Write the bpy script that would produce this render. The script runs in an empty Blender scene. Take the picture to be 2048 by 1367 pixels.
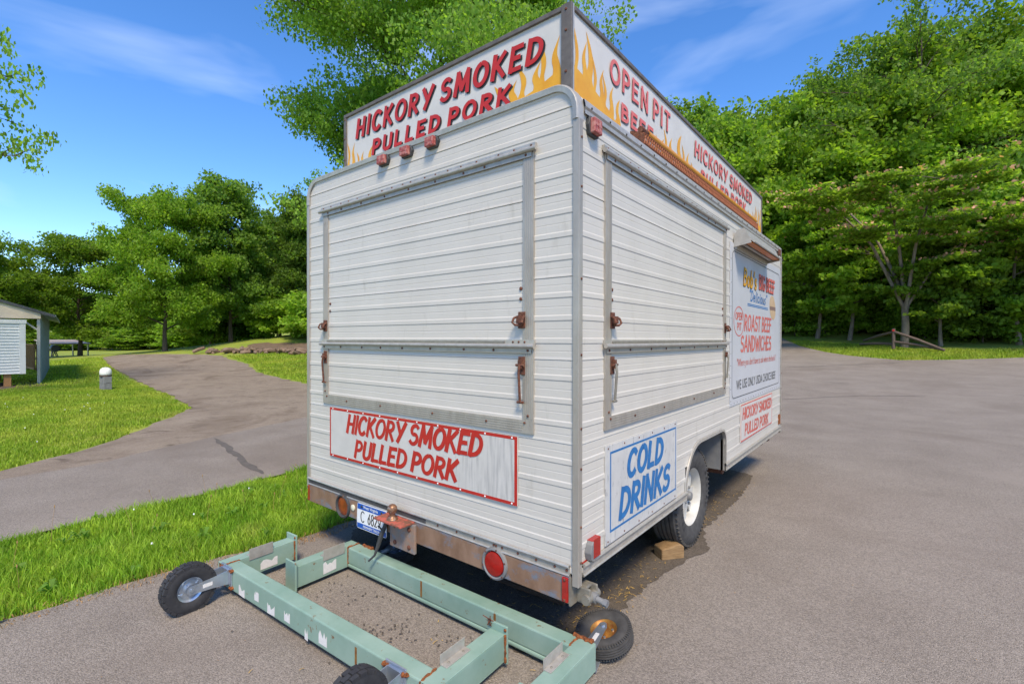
import bpy, bmesh, math, random
import numpy as np
from mathutils import Vector, Matrix, Euler
from mathutils.geometry import tessellate_polygon
random.seed(7); np.random.seed(7)
R = math.radians
scn = bpy.context.scene
col = scn.collection

# ------------------------------------------------------------------ camera, sky, sun, exposure
H = 1.52
cam = bpy.data.cameras.new('camera'); cam.sensor_width = 36.0; cam.lens = 974.9/2048*36
cam.clip_start = .05; cam.clip_end = 3000
co = bpy.data.objects.new('camera', cam); col.objects.link(co)
co.location = (1.1267, -1.8819, H); co.rotation_euler = (R(90-.329), R(-.085), R(38.622))
scn.camera = co
SUN_EL, SUN_AZ = 52.0, 130.0     # azimuth: degrees from +Y towards +X
w = bpy.data.worlds.new('World'); scn.world = w; w.use_nodes = True
nt = w.node_tree; nt.nodes.clear()
sky = nt.nodes.new('ShaderNodeTexSky'); sky.sky_type = 'NISHITA'; sky.sun_disc = False
sky.sun_elevation = R(SUN_EL); sky.sun_rotation = R(SUN_AZ); sky.altitude = 200; sky.air_density = .85; sky.dust_density = .25; sky.ozone_density = 2.0
hs = nt.nodes.new('ShaderNodeHueSaturation'); hs.inputs['Saturation'].default_value = 1.27; hs.inputs['Hue'].default_value = .506
tc = nt.nodes.new('ShaderNodeTexCoord'); mp = nt.nodes.new('ShaderNodeMapping'); mp.inputs['Scale'].default_value = (1.1, 1.1, 4.2); mp.inputs['Location'].default_value = (.35, .2, .4)
cn = nt.nodes.new('ShaderNodeTexNoise'); cn.inputs['Scale'].default_value = 1.5; cn.inputs['Detail'].default_value = 5; cn.inputs['Roughness'].default_value = .5; cn.inputs['Distortion'].default_value = .5
cr = nt.nodes.new('ShaderNodeValToRGB'); cr.color_ramp.elements[0].position = .52; cr.color_ramp.elements[1].position = 1.0
cr.color_ramp.elements[1].color = (.48, .48, .48, 1)
mx = nt.nodes.new('ShaderNodeMix'); mx.data_type = 'RGBA'; mx.inputs['B'].default_value = (6.2, 6.6, 7.2, 1)
bg = nt.nodes.new('ShaderNodeBackground'); bg.inputs['Strength'].default_value = .082
wo = nt.nodes.new('ShaderNodeOutputWorld')
L = nt.links.new
L(sky.outputs[0], hs.inputs['Color']); L(tc.outputs['Generated'], mp.inputs[0]); L(mp.outputs[0], cn.inputs[0]); L(cn.outputs[0], cr.inputs[0])
L(cr.outputs[0], mx.inputs['Factor']); L(hs.outputs[0], mx.inputs['A']); L(mx.outputs['Result'], bg.inputs[0]); L(bg.outputs[0], wo.inputs[0])
sl = bpy.data.lights.new('sun', 'SUN'); sl.energy = 1.5; sl.angle = R(14); sl.color = (1, .87, .66)
so = bpy.data.objects.new('sun', sl); col.objects.link(so)
az = R(SUN_AZ); sd = Vector((math.sin(az)*math.cos(R(SUN_EL)), math.cos(az)*math.cos(R(SUN_EL)), math.sin(R(SUN_EL))))
so.rotation_euler = sd.to_track_quat('Z', 'Y').to_euler(); so.location = sd*30
vs = scn.view_settings; vs.view_transform = 'Standard'; vs.look = 'None'; vs.exposure = 1.82; vs.gamma = 1; vs.use_curve_mapping = False

# ------------------------------------------------------------------ materials
MATS = {}
def pm(name, c1, c2=None, scale=8, detail=5, lo=.35, hi=.65, rough=.6, metal=0, bump=0, bscale=60, stretch=(1, 1, 1), spec=.4, extra=None, emit=None, island=0):
    m = bpy.data.materials.new(name); m.use_nodes = True; n = m.node_tree; b = n.nodes['Principled BSDF']
    b.inputs['Base Color'].default_value = (*c1, 1); b.inputs['Roughness'].default_value = rough; b.inputs['Metallic'].default_value = metal
    b.inputs['Specular IOR Level'].default_value = spec
    t = n.nodes.new('ShaderNodeTexCoord'); mpg = n.nodes.new('ShaderNodeMapping'); mpg.inputs['Scale'].default_value = stretch
    n.links.new(t.outputs['Object'], mpg.inputs[0])
    out = None
    if c2 is not None:
        ns = n.nodes.new('ShaderNodeTexNoise'); ns.inputs['Scale'].default_value = scale; ns.inputs['Detail'].default_value = detail; ns.inputs['Roughness'].default_value = .62
        n.links.new(mpg.outputs[0], ns.inputs[0])
        rp = n.nodes.new('ShaderNodeValToRGB'); rp.color_ramp.elements[0].position = lo; rp.color_ramp.elements[1].position = hi
        rp.color_ramp.elements[0].color = (*c1, 1); rp.color_ramp.elements[1].color = (*c2, 1)
        n.links.new(ns.outputs[0], rp.inputs[0]); out = rp.outputs[0]
        if extra:   # second noise layer: (colour, scale, lo, hi, stretch)
            c3, s3, l3, h3, st3 = extra
            mp3 = n.nodes.new('ShaderNodeMapping'); mp3.inputs['Scale'].default_value = st3; mp3.inputs['Location'].default_value = (3.1, 1.7, 5.3); n.links.new(t.outputs['Object'], mp3.inputs[0])
            n3 = n.nodes.new('ShaderNodeTexNoise'); n3.inputs['Scale'].default_value = s3; n3.inputs['Detail'].default_value = 6; n3.inputs['Roughness'].default_value = .7; n.links.new(mp3.outputs[0], n3.inputs[0])
            r3 = n.nodes.new('ShaderNodeMapRange'); r3.inputs[1].default_value = l3; r3.inputs[2].default_value = h3; n.links.new(n3.outputs[0], r3.inputs[0])
            m3 = n.nodes.new('ShaderNodeMix'); m3.data_type = 'RGBA'; m3.inputs['B'].default_value = (*c3, 1)
            n.links.new(r3.outputs[0], m3.inputs['Factor']); n.links.new(out, m3.inputs['A']); out = m3.outputs['Result']
        if island:
            ge = n.nodes.new('ShaderNodeNewGeometry'); mr = n.nodes.new('ShaderNodeMapRange'); mr.inputs[3].default_value = 1-island; mr.inputs[4].default_value = 1+island
            n.links.new(ge.outputs['Random Per Island'], mr.inputs[0])
            mm = n.nodes.new('ShaderNodeMix'); mm.data_type = 'RGBA'; mm.blend_type = 'MULTIPLY'; mm.inputs['Factor'].default_value = 1
            n.links.new(out, mm.inputs['A']); n.links.new(mr.outputs[0], mm.inputs['B']); out = mm.outputs['Result']
        n.links.new(out, b.inputs['Base Color'])
    if bump:
        nb = n.nodes.new('ShaderNodeTexNoise'); nb.inputs['Scale'].default_value = bscale; nb.inputs['Detail'].default_value = 4
        n.links.new(mpg.outputs[0], nb.inputs[0])
        bp = n.nodes.new('ShaderNodeBump'); bp.inputs['Strength'].default_value = bump; bp.inputs['Distance'].default_value = .01
        n.links.new(nb.outputs[0], bp.inputs['Height']); n.links.new(bp.outputs[0], b.inputs['Normal'])
    if emit:
        b.inputs['Emission Color'].default_value = (*emit[0], 1); b.inputs['Emission Strength'].default_value = emit[1]
    MATS[name] = m; return m

def leafmat(name, c1, c2, trans=.45, scale=.5, isl=.35, dry=None):
    m = pm(name, c1, c2, scale=scale, detail=3, lo=.38, hi=.64, rough=.55, spec=.25, island=isl, extra=dry)
    n = m.node_tree; b = n.nodes['Principled BSDF']; o = n.nodes['Material Output']
    src = b.inputs['Base Color'].links[0].from_socket
    oi = n.nodes.new('ShaderNodeObjectInfo'); om = n.nodes.new('ShaderNodeMapRange'); om.inputs[3].default_value = .72; om.inputs[4].default_value = 1.4; n.links.new(oi.outputs['Random'], om.inputs[0])
    ov = n.nodes.new('ShaderNodeMix'); ov.data_type = 'RGBA'; ov.blend_type = 'MULTIPLY'; ov.inputs['Factor'].default_value = 1; n.links.new(src, ov.inputs['A']); n.links.new(om.outputs[0], ov.inputs['B']); src = ov.outputs['Result']; n.links.new(src, b.inputs['Base Color'])
    tr = n.nodes.new('ShaderNodeBsdfTranslucent'); mxs = n.nodes.new('ShaderNodeMixShader'); mxs.inputs[0].default_value = trans
    g2 = n.nodes.new('ShaderNodeMix'); g2.data_type = 'RGBA'; g2.blend_type = 'MULTIPLY'; g2.inputs['Factor'].default_value = 1; g2.inputs['B'].default_value = (1.25, 1.3, .55, 1)
    n.links.new(src, g2.inputs['A']); n.links.new(g2.outputs['Result'], tr.inputs[0])
    n.links.new(b.outputs[0], mxs.inputs[1]); n.links.new(tr.outputs[0], mxs.inputs[2]); n.links.new(mxs.outputs[0], o.inputs[0])
    return m

WHITE = pm('white_siding', (.535, .505, .455), (.495, .465, .415), scale=3.0, lo=.4, hi=.75, rough=.36, spec=.45, stretch=(1, 1, .5), extra=((.38, .35, .295), 9, .60, .85, (1.2, 1.2, .35)))
ALU = pm('weathered_aluminium', (.40, .37, .325), (.33, .30, .26), scale=20, rough=.42, metal=.35, stretch=(1, 1, .2), bump=.08, bscale=200, extra=((.24, .2, .16), 14, .62, .8, (1, 1, .6)))
ALU2 = pm('bare_aluminium', (.46, .432, .39), (.37, .345, .305), scale=25, rough=.4, metal=.4, bump=.05)
ROOFM = pm('white_roof_metal', (.55, .54, .52), (.45, .44, .43), scale=6, rough=.4)
DARK = pm('dark_gap', (.03, .03, .03), (.045, .04, .035), rough=.8)
RUST = pm('rusty_steel', (.16, .055, .03), (.07, .03, .02), scale=60, rough=.8, bump=.4, bscale=150, extra=((.3, .16, .09), 40, .55, .75, (1, 1, 1)))
RUSTO = pm('orange_rust', (.33, .10, .025), (.12, .04, .015), scale=70, rough=.9, bump=.8, bscale=160)
BUMP = pm('rusty_bumper', (.20, .115, .07), (.29, .18, .12), scale=9, detail=8, rough=.55, metal=.15, bump=.1, bscale=80, stretch=(1, 1, .5), extra=((.17, .19, .23), 6, .50, .60, (1, 1, 1.6)))
HITCH = pm('hitch_red_paint', (.42, .10, .07), (.16, .075, .045), scale=30, lo=.45, hi=.62, rough=.65, bump=.2, bscale=90)
HSTEEL = pm('hitch_bracket_steel', (.24, .2, .17), (.33, .2, .14), scale=25, rough=.6, metal=.2, bump=.2, extra=((.2, .23, .27), 18, .5, .7, (1, 1, 1)))
REDP = pm('red_sign_paint', (.45, .022, .014), (.39, .018, .012), scale=20, rough=.45)
REDF = pm('faded_red_paint', (.5, .09, .07), (.56, .14, .11), scale=20, rough=.5)
REDS = pm('sun_faded_red_lettering', (.55, .10, .09), (.6, .16, .14), scale=30, rough=.5)
BLACKP = pm('black_paint', (.02, .02, .022), (.035, .035, .035), scale=20, rough=.5)
BLUEP = pm('blue_sign_paint', (.012, .115, .31), (.018, .15, .38), scale=30, rough=.5)
PLBLUE = pm('plate_blue', (.01, .08, .36), (.015, .09, .4), scale=30, rough=.4)
YELP = pm('flame_yellow', (.60, .27, .012), (.66, .34, .02), scale=10, rough=.45)
TAN = pm('bun_tan', (.50, .36, .22), (.44, .30, .17), scale=10, rough=.5)
MEAT = pm('meat_brown', (.22, .14, .11), (.18, .11, .09), scale=10, rough=.5)
PANEL = pm('sign_white', (.56, .54, .51), (.51, .49, .46), scale=5, rough=.38)
BPANEL = pm('bluish_sign_white', (.48, .487, .51), (.45, .456, .475), scale=4, rough=.35)
WORN = pm('worn_sign_white', (.55, .527, .49), (.49, .47, .435), scale=6, rough=.45)
PLATE = pm('plate_white', (.75, .76, .76), (.7, .7, .7), scale=10, rough=.35)
LENSR = pm('red_lens', (.36, .014, .010), (.27, .012, .008), scale=30, rough=.2, spec=.6)
LENSF = pm('weathered_red_lens', (.30, .06, .05), (.45, .2, .17), scale=45, lo=.45, hi=.6, rough=.5)
LENSA = pm('amber_lens', (.28, .055, .015), (.17, .035, .012), scale=20, rough=.25, spec=.6)
GREY = pm('grey_plastic', (.16, .16, .165), (.2, .2, .2), scale=20, rough=.5)
DPLAS = pm('dark_plastic', (.04, .042, .045), (.06, .06, .06), scale=20, rough=.5)
ZINC = pm('zinc_plate', (.5, .55, .62), (.36, .42, .5), scale=12, rough=.3, metal=.75)
STEEL = pm('painted_grey_steel', (.27, .25, .205), (.2, .18, .15), scale=20, rough=.45, metal=.3)
GREEN = pm('seafoam_green_paint', (.18, .285, .228), (.245, .35, .29), scale=4, detail=6, rough=.48, stretch=(1, 1, 1), bump=.03, bscale=60, extra=((.17, .10, .045), 19, .63, .67, (1, 1, 1)))
STICK = pm('torn_white_sticker', (.66, .64, .62), (.58, .57, .56), scale=60, rough=.7)
RUBBER = pm('black_rubber', (.022, .022, .026), (.035, .035, .038), scale=30, rough=.75, bump=.1, bscale=300)
RUBG = pm('worn_grey_rubber', (.045, .043, .043), (.07, .067, .065), scale=25, rough=.8, bump=.1, bscale=300)
RIMW = pm('white_rim_paint', (.50, .49, .46), (.42, .40, .36), scale=15, lo=.5, hi=.75, rough=.4)
GOLD = pm('rusted_gold_zinc', (.35, .2, .05), (.28, .1, .03), scale=50, rough=.45, metal=.5)
WOODC = pm('cut_timber', (.30, .19, .09), (.20, .12, .055), scale=14, rough=.8, bump=.15, stretch=(1, 1, 6))
WOODB = pm('brown_board', (.16, .09, .045), (.10, .06, .035), scale=14, rough=.85, stretch=(.3, 4, 4))
WOODT = pm('treated_deck_wood', (.36, .19, .075), (.27, .14, .055), scale=10, rough=.8)
RAILW = pm('weathered_rail_wood', (.15, .105, .085), (.10, .07, .055), scale=12, rough=.9, bump=.2)
AMBER = pm('amber_tube', (.62, .26, .02), (.55, .22, .018), scale=15, rough=.3)
ORANGE = pm('orange_diffuser', (.62, .20, .02), (.55, .17, .02), scale=15, rough=.4)
CMU = pm('concrete_block', (.22, .22, .22), (.15, .15, .155), scale=12, rough=.95, bump=.3)
GLOBE = pm('white_globe', (.78, .77, .74), (.7, .69, .66), scale=10, rough=.35)
VINYL = pm('white_vinyl', (.66, .66, .64), (.6, .6, .58), scale=6, rough=.5)
PORTM = pm('grey_green_metal', (.30, .37, .36), (.24, .30, .29), scale=5, rough=.45, metal=.2)
TANM = pm('tan_metal', (.52, .44, .32), (.46, .38, .27), scale=5, rough=.5)
BARK = pm('bark', (.10, .075, .055), (.055, .042, .032), scale=12, rough=.95, bump=.5, bscale=30, stretch=(1, 1, .25))
BARKL = pm('pale_bark', (.23, .185, .14), (.13, .10, .075), scale=10, rough=.95, bump=.4, bscale=30, stretch=(1, 1, .3))
LF_MAPLE = leafmat('maple_leaves', (.165, .285, .032), (.275, .40, .05), trans=.62)
LF_BRIGHT = leafmat('bright_leaves', (.18, .31, .03), (.285, .42, .05), trans=.62)
LF_DARK = leafmat('deep_green_leaves', (.135, .245, .04), (.225, .35, .055), trans=.62)
LF_MIM = leafmat('feathery_leaves', (.17, .28, .035), (.24, .35, .05), trans=.62)
BLOSS = leafmat('pink_blossom', (.62, .30, .24), (.6, .36, .2), trans=.35)
GRASSM = leafmat('grass_blades', (.18, .31, .028), (.29, .40, .045), trans=.5, scale=2.5, isl=.45, dry=((.34, .31, .09), 1.7, .58, .85, (1, 1, 1)))
LAWNB = leafmat('lawn_blades', (.215, .31, .028), (.32, .37, .05), trans=.45, scale=.7, isl=.4, dry=((.36, .31, .10), .8, .57, .85, (1, 1, 1)))
STRAW = pm('dry_straw', (.36, .2, .08), (.3, .2, .09), scale=8, rough=.9)
CATK = pm('yellow_catkins', (.5, .33, .10), (.36, .22, .06), scale=8, rough=.9)
LAWN = pm('lawn_ground', (.17, .24, .022), (.27, .30, .04), scale=.7, detail=9, rough=.95, bump=.5, bscale=25, extra=((.19, .17, .05), .25, .55, .8, (1, 1, 1)))
DIRT = pm('bare_dirt', (.17, .115, .075), (.11, .075, .05), scale=6, detail=8, rough=.95, bump=.5, bscale=40)
CRACK = pm('dark_crack_fill', (.09, .078, .068), (.13, .112, .098), scale=10, rough=.85)

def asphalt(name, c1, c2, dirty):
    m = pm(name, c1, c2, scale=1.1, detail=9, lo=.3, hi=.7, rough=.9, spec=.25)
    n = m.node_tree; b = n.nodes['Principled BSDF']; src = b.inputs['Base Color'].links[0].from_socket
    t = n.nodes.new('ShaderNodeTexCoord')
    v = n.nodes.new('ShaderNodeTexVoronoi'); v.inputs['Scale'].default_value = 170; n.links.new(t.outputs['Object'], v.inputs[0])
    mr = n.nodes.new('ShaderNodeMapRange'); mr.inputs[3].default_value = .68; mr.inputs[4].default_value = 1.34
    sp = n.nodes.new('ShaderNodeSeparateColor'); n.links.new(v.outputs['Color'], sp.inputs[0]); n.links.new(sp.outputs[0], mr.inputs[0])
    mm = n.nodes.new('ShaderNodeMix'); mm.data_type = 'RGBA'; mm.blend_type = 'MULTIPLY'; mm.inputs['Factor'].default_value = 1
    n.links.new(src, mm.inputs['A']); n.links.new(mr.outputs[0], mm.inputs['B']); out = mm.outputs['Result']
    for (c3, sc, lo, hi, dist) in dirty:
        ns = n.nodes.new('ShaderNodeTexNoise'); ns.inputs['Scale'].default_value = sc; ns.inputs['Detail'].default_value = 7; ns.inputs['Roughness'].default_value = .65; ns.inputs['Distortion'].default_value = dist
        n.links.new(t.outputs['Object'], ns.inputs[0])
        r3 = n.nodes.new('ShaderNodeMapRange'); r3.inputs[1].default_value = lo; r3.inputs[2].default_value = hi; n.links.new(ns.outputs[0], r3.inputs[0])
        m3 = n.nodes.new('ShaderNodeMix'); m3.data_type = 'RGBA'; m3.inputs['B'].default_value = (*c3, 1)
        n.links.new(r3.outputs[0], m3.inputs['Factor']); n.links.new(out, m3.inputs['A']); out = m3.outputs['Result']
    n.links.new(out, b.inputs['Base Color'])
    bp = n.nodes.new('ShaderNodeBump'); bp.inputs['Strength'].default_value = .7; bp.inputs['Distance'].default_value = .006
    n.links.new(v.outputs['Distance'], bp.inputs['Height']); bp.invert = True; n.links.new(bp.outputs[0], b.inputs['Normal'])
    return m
ASPH = asphalt('worn_asphalt', (.208, .177, .151), (.262, .227, .196), [((.17, .138, .114), .33, .50, .75, .6), ((.295, .252, .216), .55, .56, .80, .8), ((.09, .074, .062), 2.6, .68, .80, .8)])
GRAV = asphalt('gravel', (.215, .17, .13), (.28, .228, .178), [((.15, .112, .082), .55, .50, .72, 1.2), ((.13, .10, .075), 3.0, .55, .7, .5)])
DIRTSHADE = asphalt('dirty_shaded_asphalt', (.095, .077, .06), (.135, .11, .088), [((.055, .044, .034), 2.2, .5, .75, .4)])  # dirt colour that also carries the shade painted under the trailer

# ------------------------------------------------------------------ mesh helpers
class MB:
    def __init__(s): s.v = []; s.f = []
    def add(s, vs, fs):
        o = len(s.v); s.v += [tuple(p) for p in vs]; s.f += [tuple(i+o for i in f) for f in fs]; return s
    def box(s, x0, x1, y0, y1, z0, z1, M=None):
        p = [Vector((x, y, z)) for z in (z0, z1) for y in (y0, y1) for x in (x0, x1)]
        if M is not None: p = [M @ q for q in p]
        return s.add(p, [(0, 2, 3, 1), (4, 5, 7, 6), (0, 1, 5, 4), (2, 6, 7, 3), (0, 4, 6, 2), (1, 3, 7, 5)])
    def tube(s, pts, rad, n=8, caps=True):
        pts = [Vector(p) for p in pts]; k = len(pts)
        rad = [rad]*k if not hasattr(rad, '__len__') else rad
        vs = []; ref = None
        for i, p in enumerate(pts):
            d = (pts[min(i+1, k-1)]-pts[max(i-1, 0)])
            if d.length < 1e-9: d = Vector((0, 0, 1))
            d.normalize()
            if ref is None: ref = Vector((0, 0, 1)) if abs(d.z) < .9 else Vector((1, 0, 0))
            a = d.cross(ref); a.normalize(); b = a.cross(d); ref = b
            for j in range(n):
                t = 2*math.pi*j/n; vs.append(p+(a*math.cos(t)+b*math.sin(t))*rad[i])
        fs = [(i*n+j, i*n+(j+1) % n, (i+1)*n+(j+1) % n, (i+1)*n+j) for i in range(k-1) for j in range(n)]
        if caps: fs += [tuple(range(n))[::-1], tuple(range((k-1)*n, k*n))]
        return s.add(vs, fs)
    def lathe(s, prof, M, n=32, closed=False):      # prof: (radius, along z)
        vs = []; k = len(prof)
        for r, a in prof:
            for j in range(n):
                t = 2*math.pi*j/n; vs.append(M @ Vector((r*math.cos(t), r*math.sin(t), a)))
        fs = [(i*n+j, i*n+(j+1) % n, ((i+1) % k)*n+(j+1) % n, ((i+1) % k)*n+j) for i in range(k if closed else k-1) for j in range(n)]
        if not closed:
            fs += [tuple(range(n))[::-1], tuple(range((k-1)*n, k*n))]
        return s.add(vs, fs)
    def prism(s, poly, fr, off, th):                # poly 2d, fr = (origin,u,v,n)
        o, u, v, nn = fr; k = len(poly)
        a = [o+u*p[0]+v*p[1]+nn*(off+th) for p in poly]; b = [o+u*p[0]+v*p[1]+nn*off for p in poly]
        ar = sum(poly[i][0]*poly[(i+1) % k][1]-poly[(i+1) % k][0]*poly[i][1] for i in range(k))
        idx = tuple(range(k)) if ar > 0 else tuple(range(k))[::-1]
        fs = [idx]+[(i, i+k, (i+1) % k+k, (i+1) % k) for i in range(k)]
        return s.add(a+b, fs)
    def build(s, name, mat, parent=None, smooth=None, bevel=0, loc=None, fix=True):
        me = bpy.data.meshes.new(name); me.from_pydata(s.v, [], s.f); me.materials.append(mat)
        if fix:
            bm = bmesh.new(); bm.from_mesh(me); bmesh.ops.recalc_face_normals(bm, faces=bm.faces[:])
            if any(len(f.verts) > 4 for f in bm.faces): bmesh.ops.triangulate(bm, faces=[f for f in bm.faces if len(f.verts) > 4])
            bm.to_mesh(me); bm.free()
        if smooth:
            me.shade_smooth() if hasattr(me, 'shade_smooth') else None
            me.set_sharp_from_angle(angle=R(smooth))
        ob = bpy.data.objects.new(name, me); col.objects.link(ob)
        if bevel:
            md = ob.modifiers.new('bevel', 'BEVEL'); md.width = bevel; md.segments = 2; md.limit_method = 'ANGLE'
        par(ob, parent)
        if loc: ob.location = loc
        return ob
ORG = {}
def par(ob, parent):
    if parent is None: return
    ob.parent = parent
    root = parent
    if root.name in ORG and root.parent is None: ob.location = -Vector(ORG[root.name])     # parts modelled in world coordinates
def thing(name, label, cat, loc=(0, 0, 0), rot=0, group=None, world=False):
    o = bpy.data.objects.new(name, None); col.objects.link(o); o.empty_display_size = .2
    o.location = loc; o.rotation_euler = (0, 0, rot); o['label'] = label; o['category'] = cat
    if group: o['group'] = group
    if world: ORG[o.name] = tuple(loc)
    return o
def tag(o, label, cat, group=None):
    o['label'] = label; o['category'] = cat
    if group: o['group'] = group
    return o
def struct(o): o['kind'] = 'structure'; return o
def stuff(o): o['kind'] = 'stuff'; return o
def copy_tree(o, parent=None):
    c = o.copy(); col.objects.link(c)
    if parent is not None: c.parent = parent
    for ch in list(o.children): copy_tree(ch, c)
    return c
REAR = (Vector((0, 0, 0)), Vector((1, 0, 0)), Vector((0, 0, 1)), Vector((0, -1, 0)))
SIDE = (Vector((0, 0, 0)), Vector((0, 1, 0)), Vector((0, 0, 1)), Vector((1, 0, 0)))
def shift(fr, d): return (fr[0]+fr[3]*d, fr[1], fr[2], fr[3])

# ------------------------------------------------------------------ lettering: a brush alphabet of strokes
def arc(cx, cy, rx, ry, a0, a1, n=12): return [(cx+rx*math.cos(R(a0+(a1-a0)*i/n)), cy+ry*math.sin(R(a0+(a1-a0)*i/n))) for i in range(n+1)]
GL = {
 'A': (.66, [[(0, 0), (.33, 1)], [(.33, 1), (.66, 0)], [(.12, .32), (.54, .32)]]),
 'B': (.52, [[(.03, 0), (.03, 1)], [(.03, .97)]+arc(.22, .76, .23, .21, 90, -90)+[(.03, .55)], [(.03, .53)]+arc(.24, .28, .27, .26, 90, -90)+[(.03, .02)]]),
 'C': (.56, [arc(.32, .5, .31, .49, 48, 312, 18)]),
 'D': (.58, [[(.03, 0), (.03, 1)], [(.03, .97)]+arc(.16, .5, .41, .47, 90, -90, 16)+[(.03, .03)]]),
 'E': (.48, [[(.03, 0), (.03, 1)], [(.03, .97), (.46, .97)], [(.03, .52), (.38, .52)], [(.03, .03), (.48, .03)]]),
 'F': (.46, [[(.03, 0), (.03, 1)], [(.03, .97), (.46, .97)], [(.03, .52), (.38, .52)]]),
 'G': (.6, [arc(.32, .5, .31, .49, 50, 345, 18), [(.36, .42), (.62, .42)]]),
 'H': (.56, [[(.03, 0), (.03, 1)], [(.53, 0), (.53, 1)], [(.03, .5), (.53, .5)]]),
 'I': (.08, [[(.04, 0), (.04, 1)]]),
 'K': (.55, [[(.03, 0), (.03, 1)], [(.5, 1), (.05, .42)], [(.17, .55), (.56, 0)]]),
 'L': (.44, [[(.03, 1), (.03, 0)], [(.03, .03), (.45, .03)]]),
 'M': (.76, [[(.03, 0), (.1, 1)], [(.1, 1), (.38, .2)], [(.38, .2), (.66, 1)], [(.66, 1), (.74, 0)]]),
 'N': (.58, [[(.03, 0), (.03, 1)], [(.03, 1), (.54, 0)], [(.54, 0), (.54, 1)]]),
 'O': (.64, [arc(.32, .5, .32, .49, 95, 455, 24)]),
 'P': (.5, [[(.03, 0), (.03, 1)], [(.03, .97)]+arc(.22, .7, .26, .27, 90, -90)+[(.03, .43)]]),
 'R': (.54, [[(.03, 0), (.03, 1)], [(.03, .97)]+arc(.22, .73, .25, .24, 90, -90)+[(.03, .49)], [(.2, .48), (.54, 0)]]),
 'S': (.5, [arc(.26, .74, .23, .24, 40, 265, 12)+arc(.25, .27, .25, .26, 85, -145, 12)]),
 'T': (.54, [[(.27, 0), (.27, 1)], [(0, .97), (.54, .97)]]),
 'U': (.56, [[(.03, 1), (.03, .3)]+arc(.28, .28, .25, .27, 180, 360, 10)+[(.53, 1)]]),
 'W': (.84, [[(0, 1), (.2, 0)], [(.2, 0), (.42, .8)], [(.42, .8), (.64, 0)], [(.64, 0), (.84, 1)]]),
 'Y': (.58, [[(0, 1), (.28, .48)], [(.6, 1), (.2, 0)]]),
 'o': (.42, [arc(.21, .3, .2, .3, 90, 450, 18)]),
 'b': (.42, [[(.03, .02), (.03, 1)], [(.03, .3)]+arc(.2, .3, .2, .29, 150, -150, 14)]),
 's': (.34, [arc(.18, .45, .14, .15, 50, 260, 9)+arc(.16, .16, .16, .16, 80, -140, 9)]),
 'e': (.42, [[(.03, .3), (.38, .36)]+arc(.21, .31, .18, .3, 20, 320, 14)]),
 'l': (.12, [[(.05, 1), (.05, .1), (.14, .0)]]),
 'i': (.12, [[(.05, .6), (.05, .1), (.14, 0)], [(.06, .78), (.07, .86)]]),
 'c': (.36, [arc(.2, .3, .18, .3, 50, 320, 12)]),
 'u': (.42, [[(.03, .6), (.03, .22)]+arc(.19, .2, .16, .2, 180, 350, 8)+[(.36, .6), (.37, .1), (.44, 0)]]),
 "'": (.1, [[(.08, 1.02), (.02, .8)]]), '"': (.2, [[(.04, 1.02), (.02, .85)], [(.16, 1.02), (.14, .85)]]),
 '.': (.1, [[(.04, 0), (.05, .05)]]), ' ': (.3, []),
}
def lettering(name, s, fr, u0, u1, v0, v1, wt, mat, parent, off=.0012, slant=.16, gap=.2, jit=.012, shadow=None, shoff=(.012, -.012), th=.0004, v0b=None, rnd=3, cut=None):
    """brush lettering fitted between u0..u1 and v0..v1 (metres on the sheet)"""
    rg = random.Random(rnd+len(s)); adv = 0; st = []
    for ch in s:
        wd, ss = GL[ch]
        for q in ss: st.append([(adv+x, y) for x, y in q])
        adv += wd+(gap if ch != ' ' else 0)
    adv -= gap; h = v1-v0; sl_ = slant*h; sx = (u1-u0-sl_)/adv
    def emit(mb, dx, dy, o0, wmul):
        z = o0
        for q in st:
            pts = []
            for (x, y) in q:
                u = u0+x*sx; t = (u-u0)/(u1-u0); base = v0 if v0b is None else v0+(v0b-v0)*t
                pts.append(Vector((u+y*sl_+dx+rg.uniform(-jit, jit)*h*.3, base+y*h+dy)))
            ww = wt*wmul*.5; k = len(pts); l = []; r_ = []
            e0 = (pts[0]-pts[1]).normalized()*ww*.75; e1 = (pts[-1]-pts[-2]).normalized()*ww*.75
            closed = (pts[0]-pts[-1]).length < h*.12 and k > 12
            if not closed: pts[0] = pts[0]+e0; pts[-1] = pts[-1]+e1
            a = rg.uniform(.92, 1.08)
            for i in range(k):
                d = pts[min(i+1, k-1)]-pts[max(i-1, 0)]; d.normalize(); nn = Vector((-d.y, d.x))
                wi = ww*a*(1+.10*abs(d.y)-.10*abs(d.x))
                l.append(pts[i]+nn*wi); r_.append(pts[i]-nn*wi)
            o, u_, v_, n_ = fr
            vs_ = []
            for i in range(k):
                for pp in (l[i], r_[i]):
                    y = pp.y if cut is None else max(cut, pp.y)
                    vs_.append(o+u_*pp.x+v_*y+n_*z)
            mb.add(vs_, [(2*i, 2*i+1, 2*i+3, 2*i+2) for i in range(k-1)])
            z += .00006
    def fin(mb, nm, m):
        ob = mb.build(nm, m, parent, fix=False)
        # make every face look along the sheet's normal
        bm = bmesh.new(); bm.from_mesh(ob.data); n_ = fr[3]
        bm.normal_update()
        bmesh.ops.reverse_faces(bm, faces=[f for f in bm.faces if f.normal.dot(n_) < 0]); bm.to_mesh(ob.data); bm.free()
        return ob
    if shadow:
        mb = MB(); rg = random.Random(rnd+len(s)); emit(mb, shoff[0], shoff[1], off, 1.0); fin(mb, 'lettering_shadow', shadow)
    mb = MB(); rg = random.Random(rnd+len(s)); emit(mb, 0, 0, off+(.004 if shadow else 0), 1.0)
    return fin(mb, name, mat)
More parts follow.
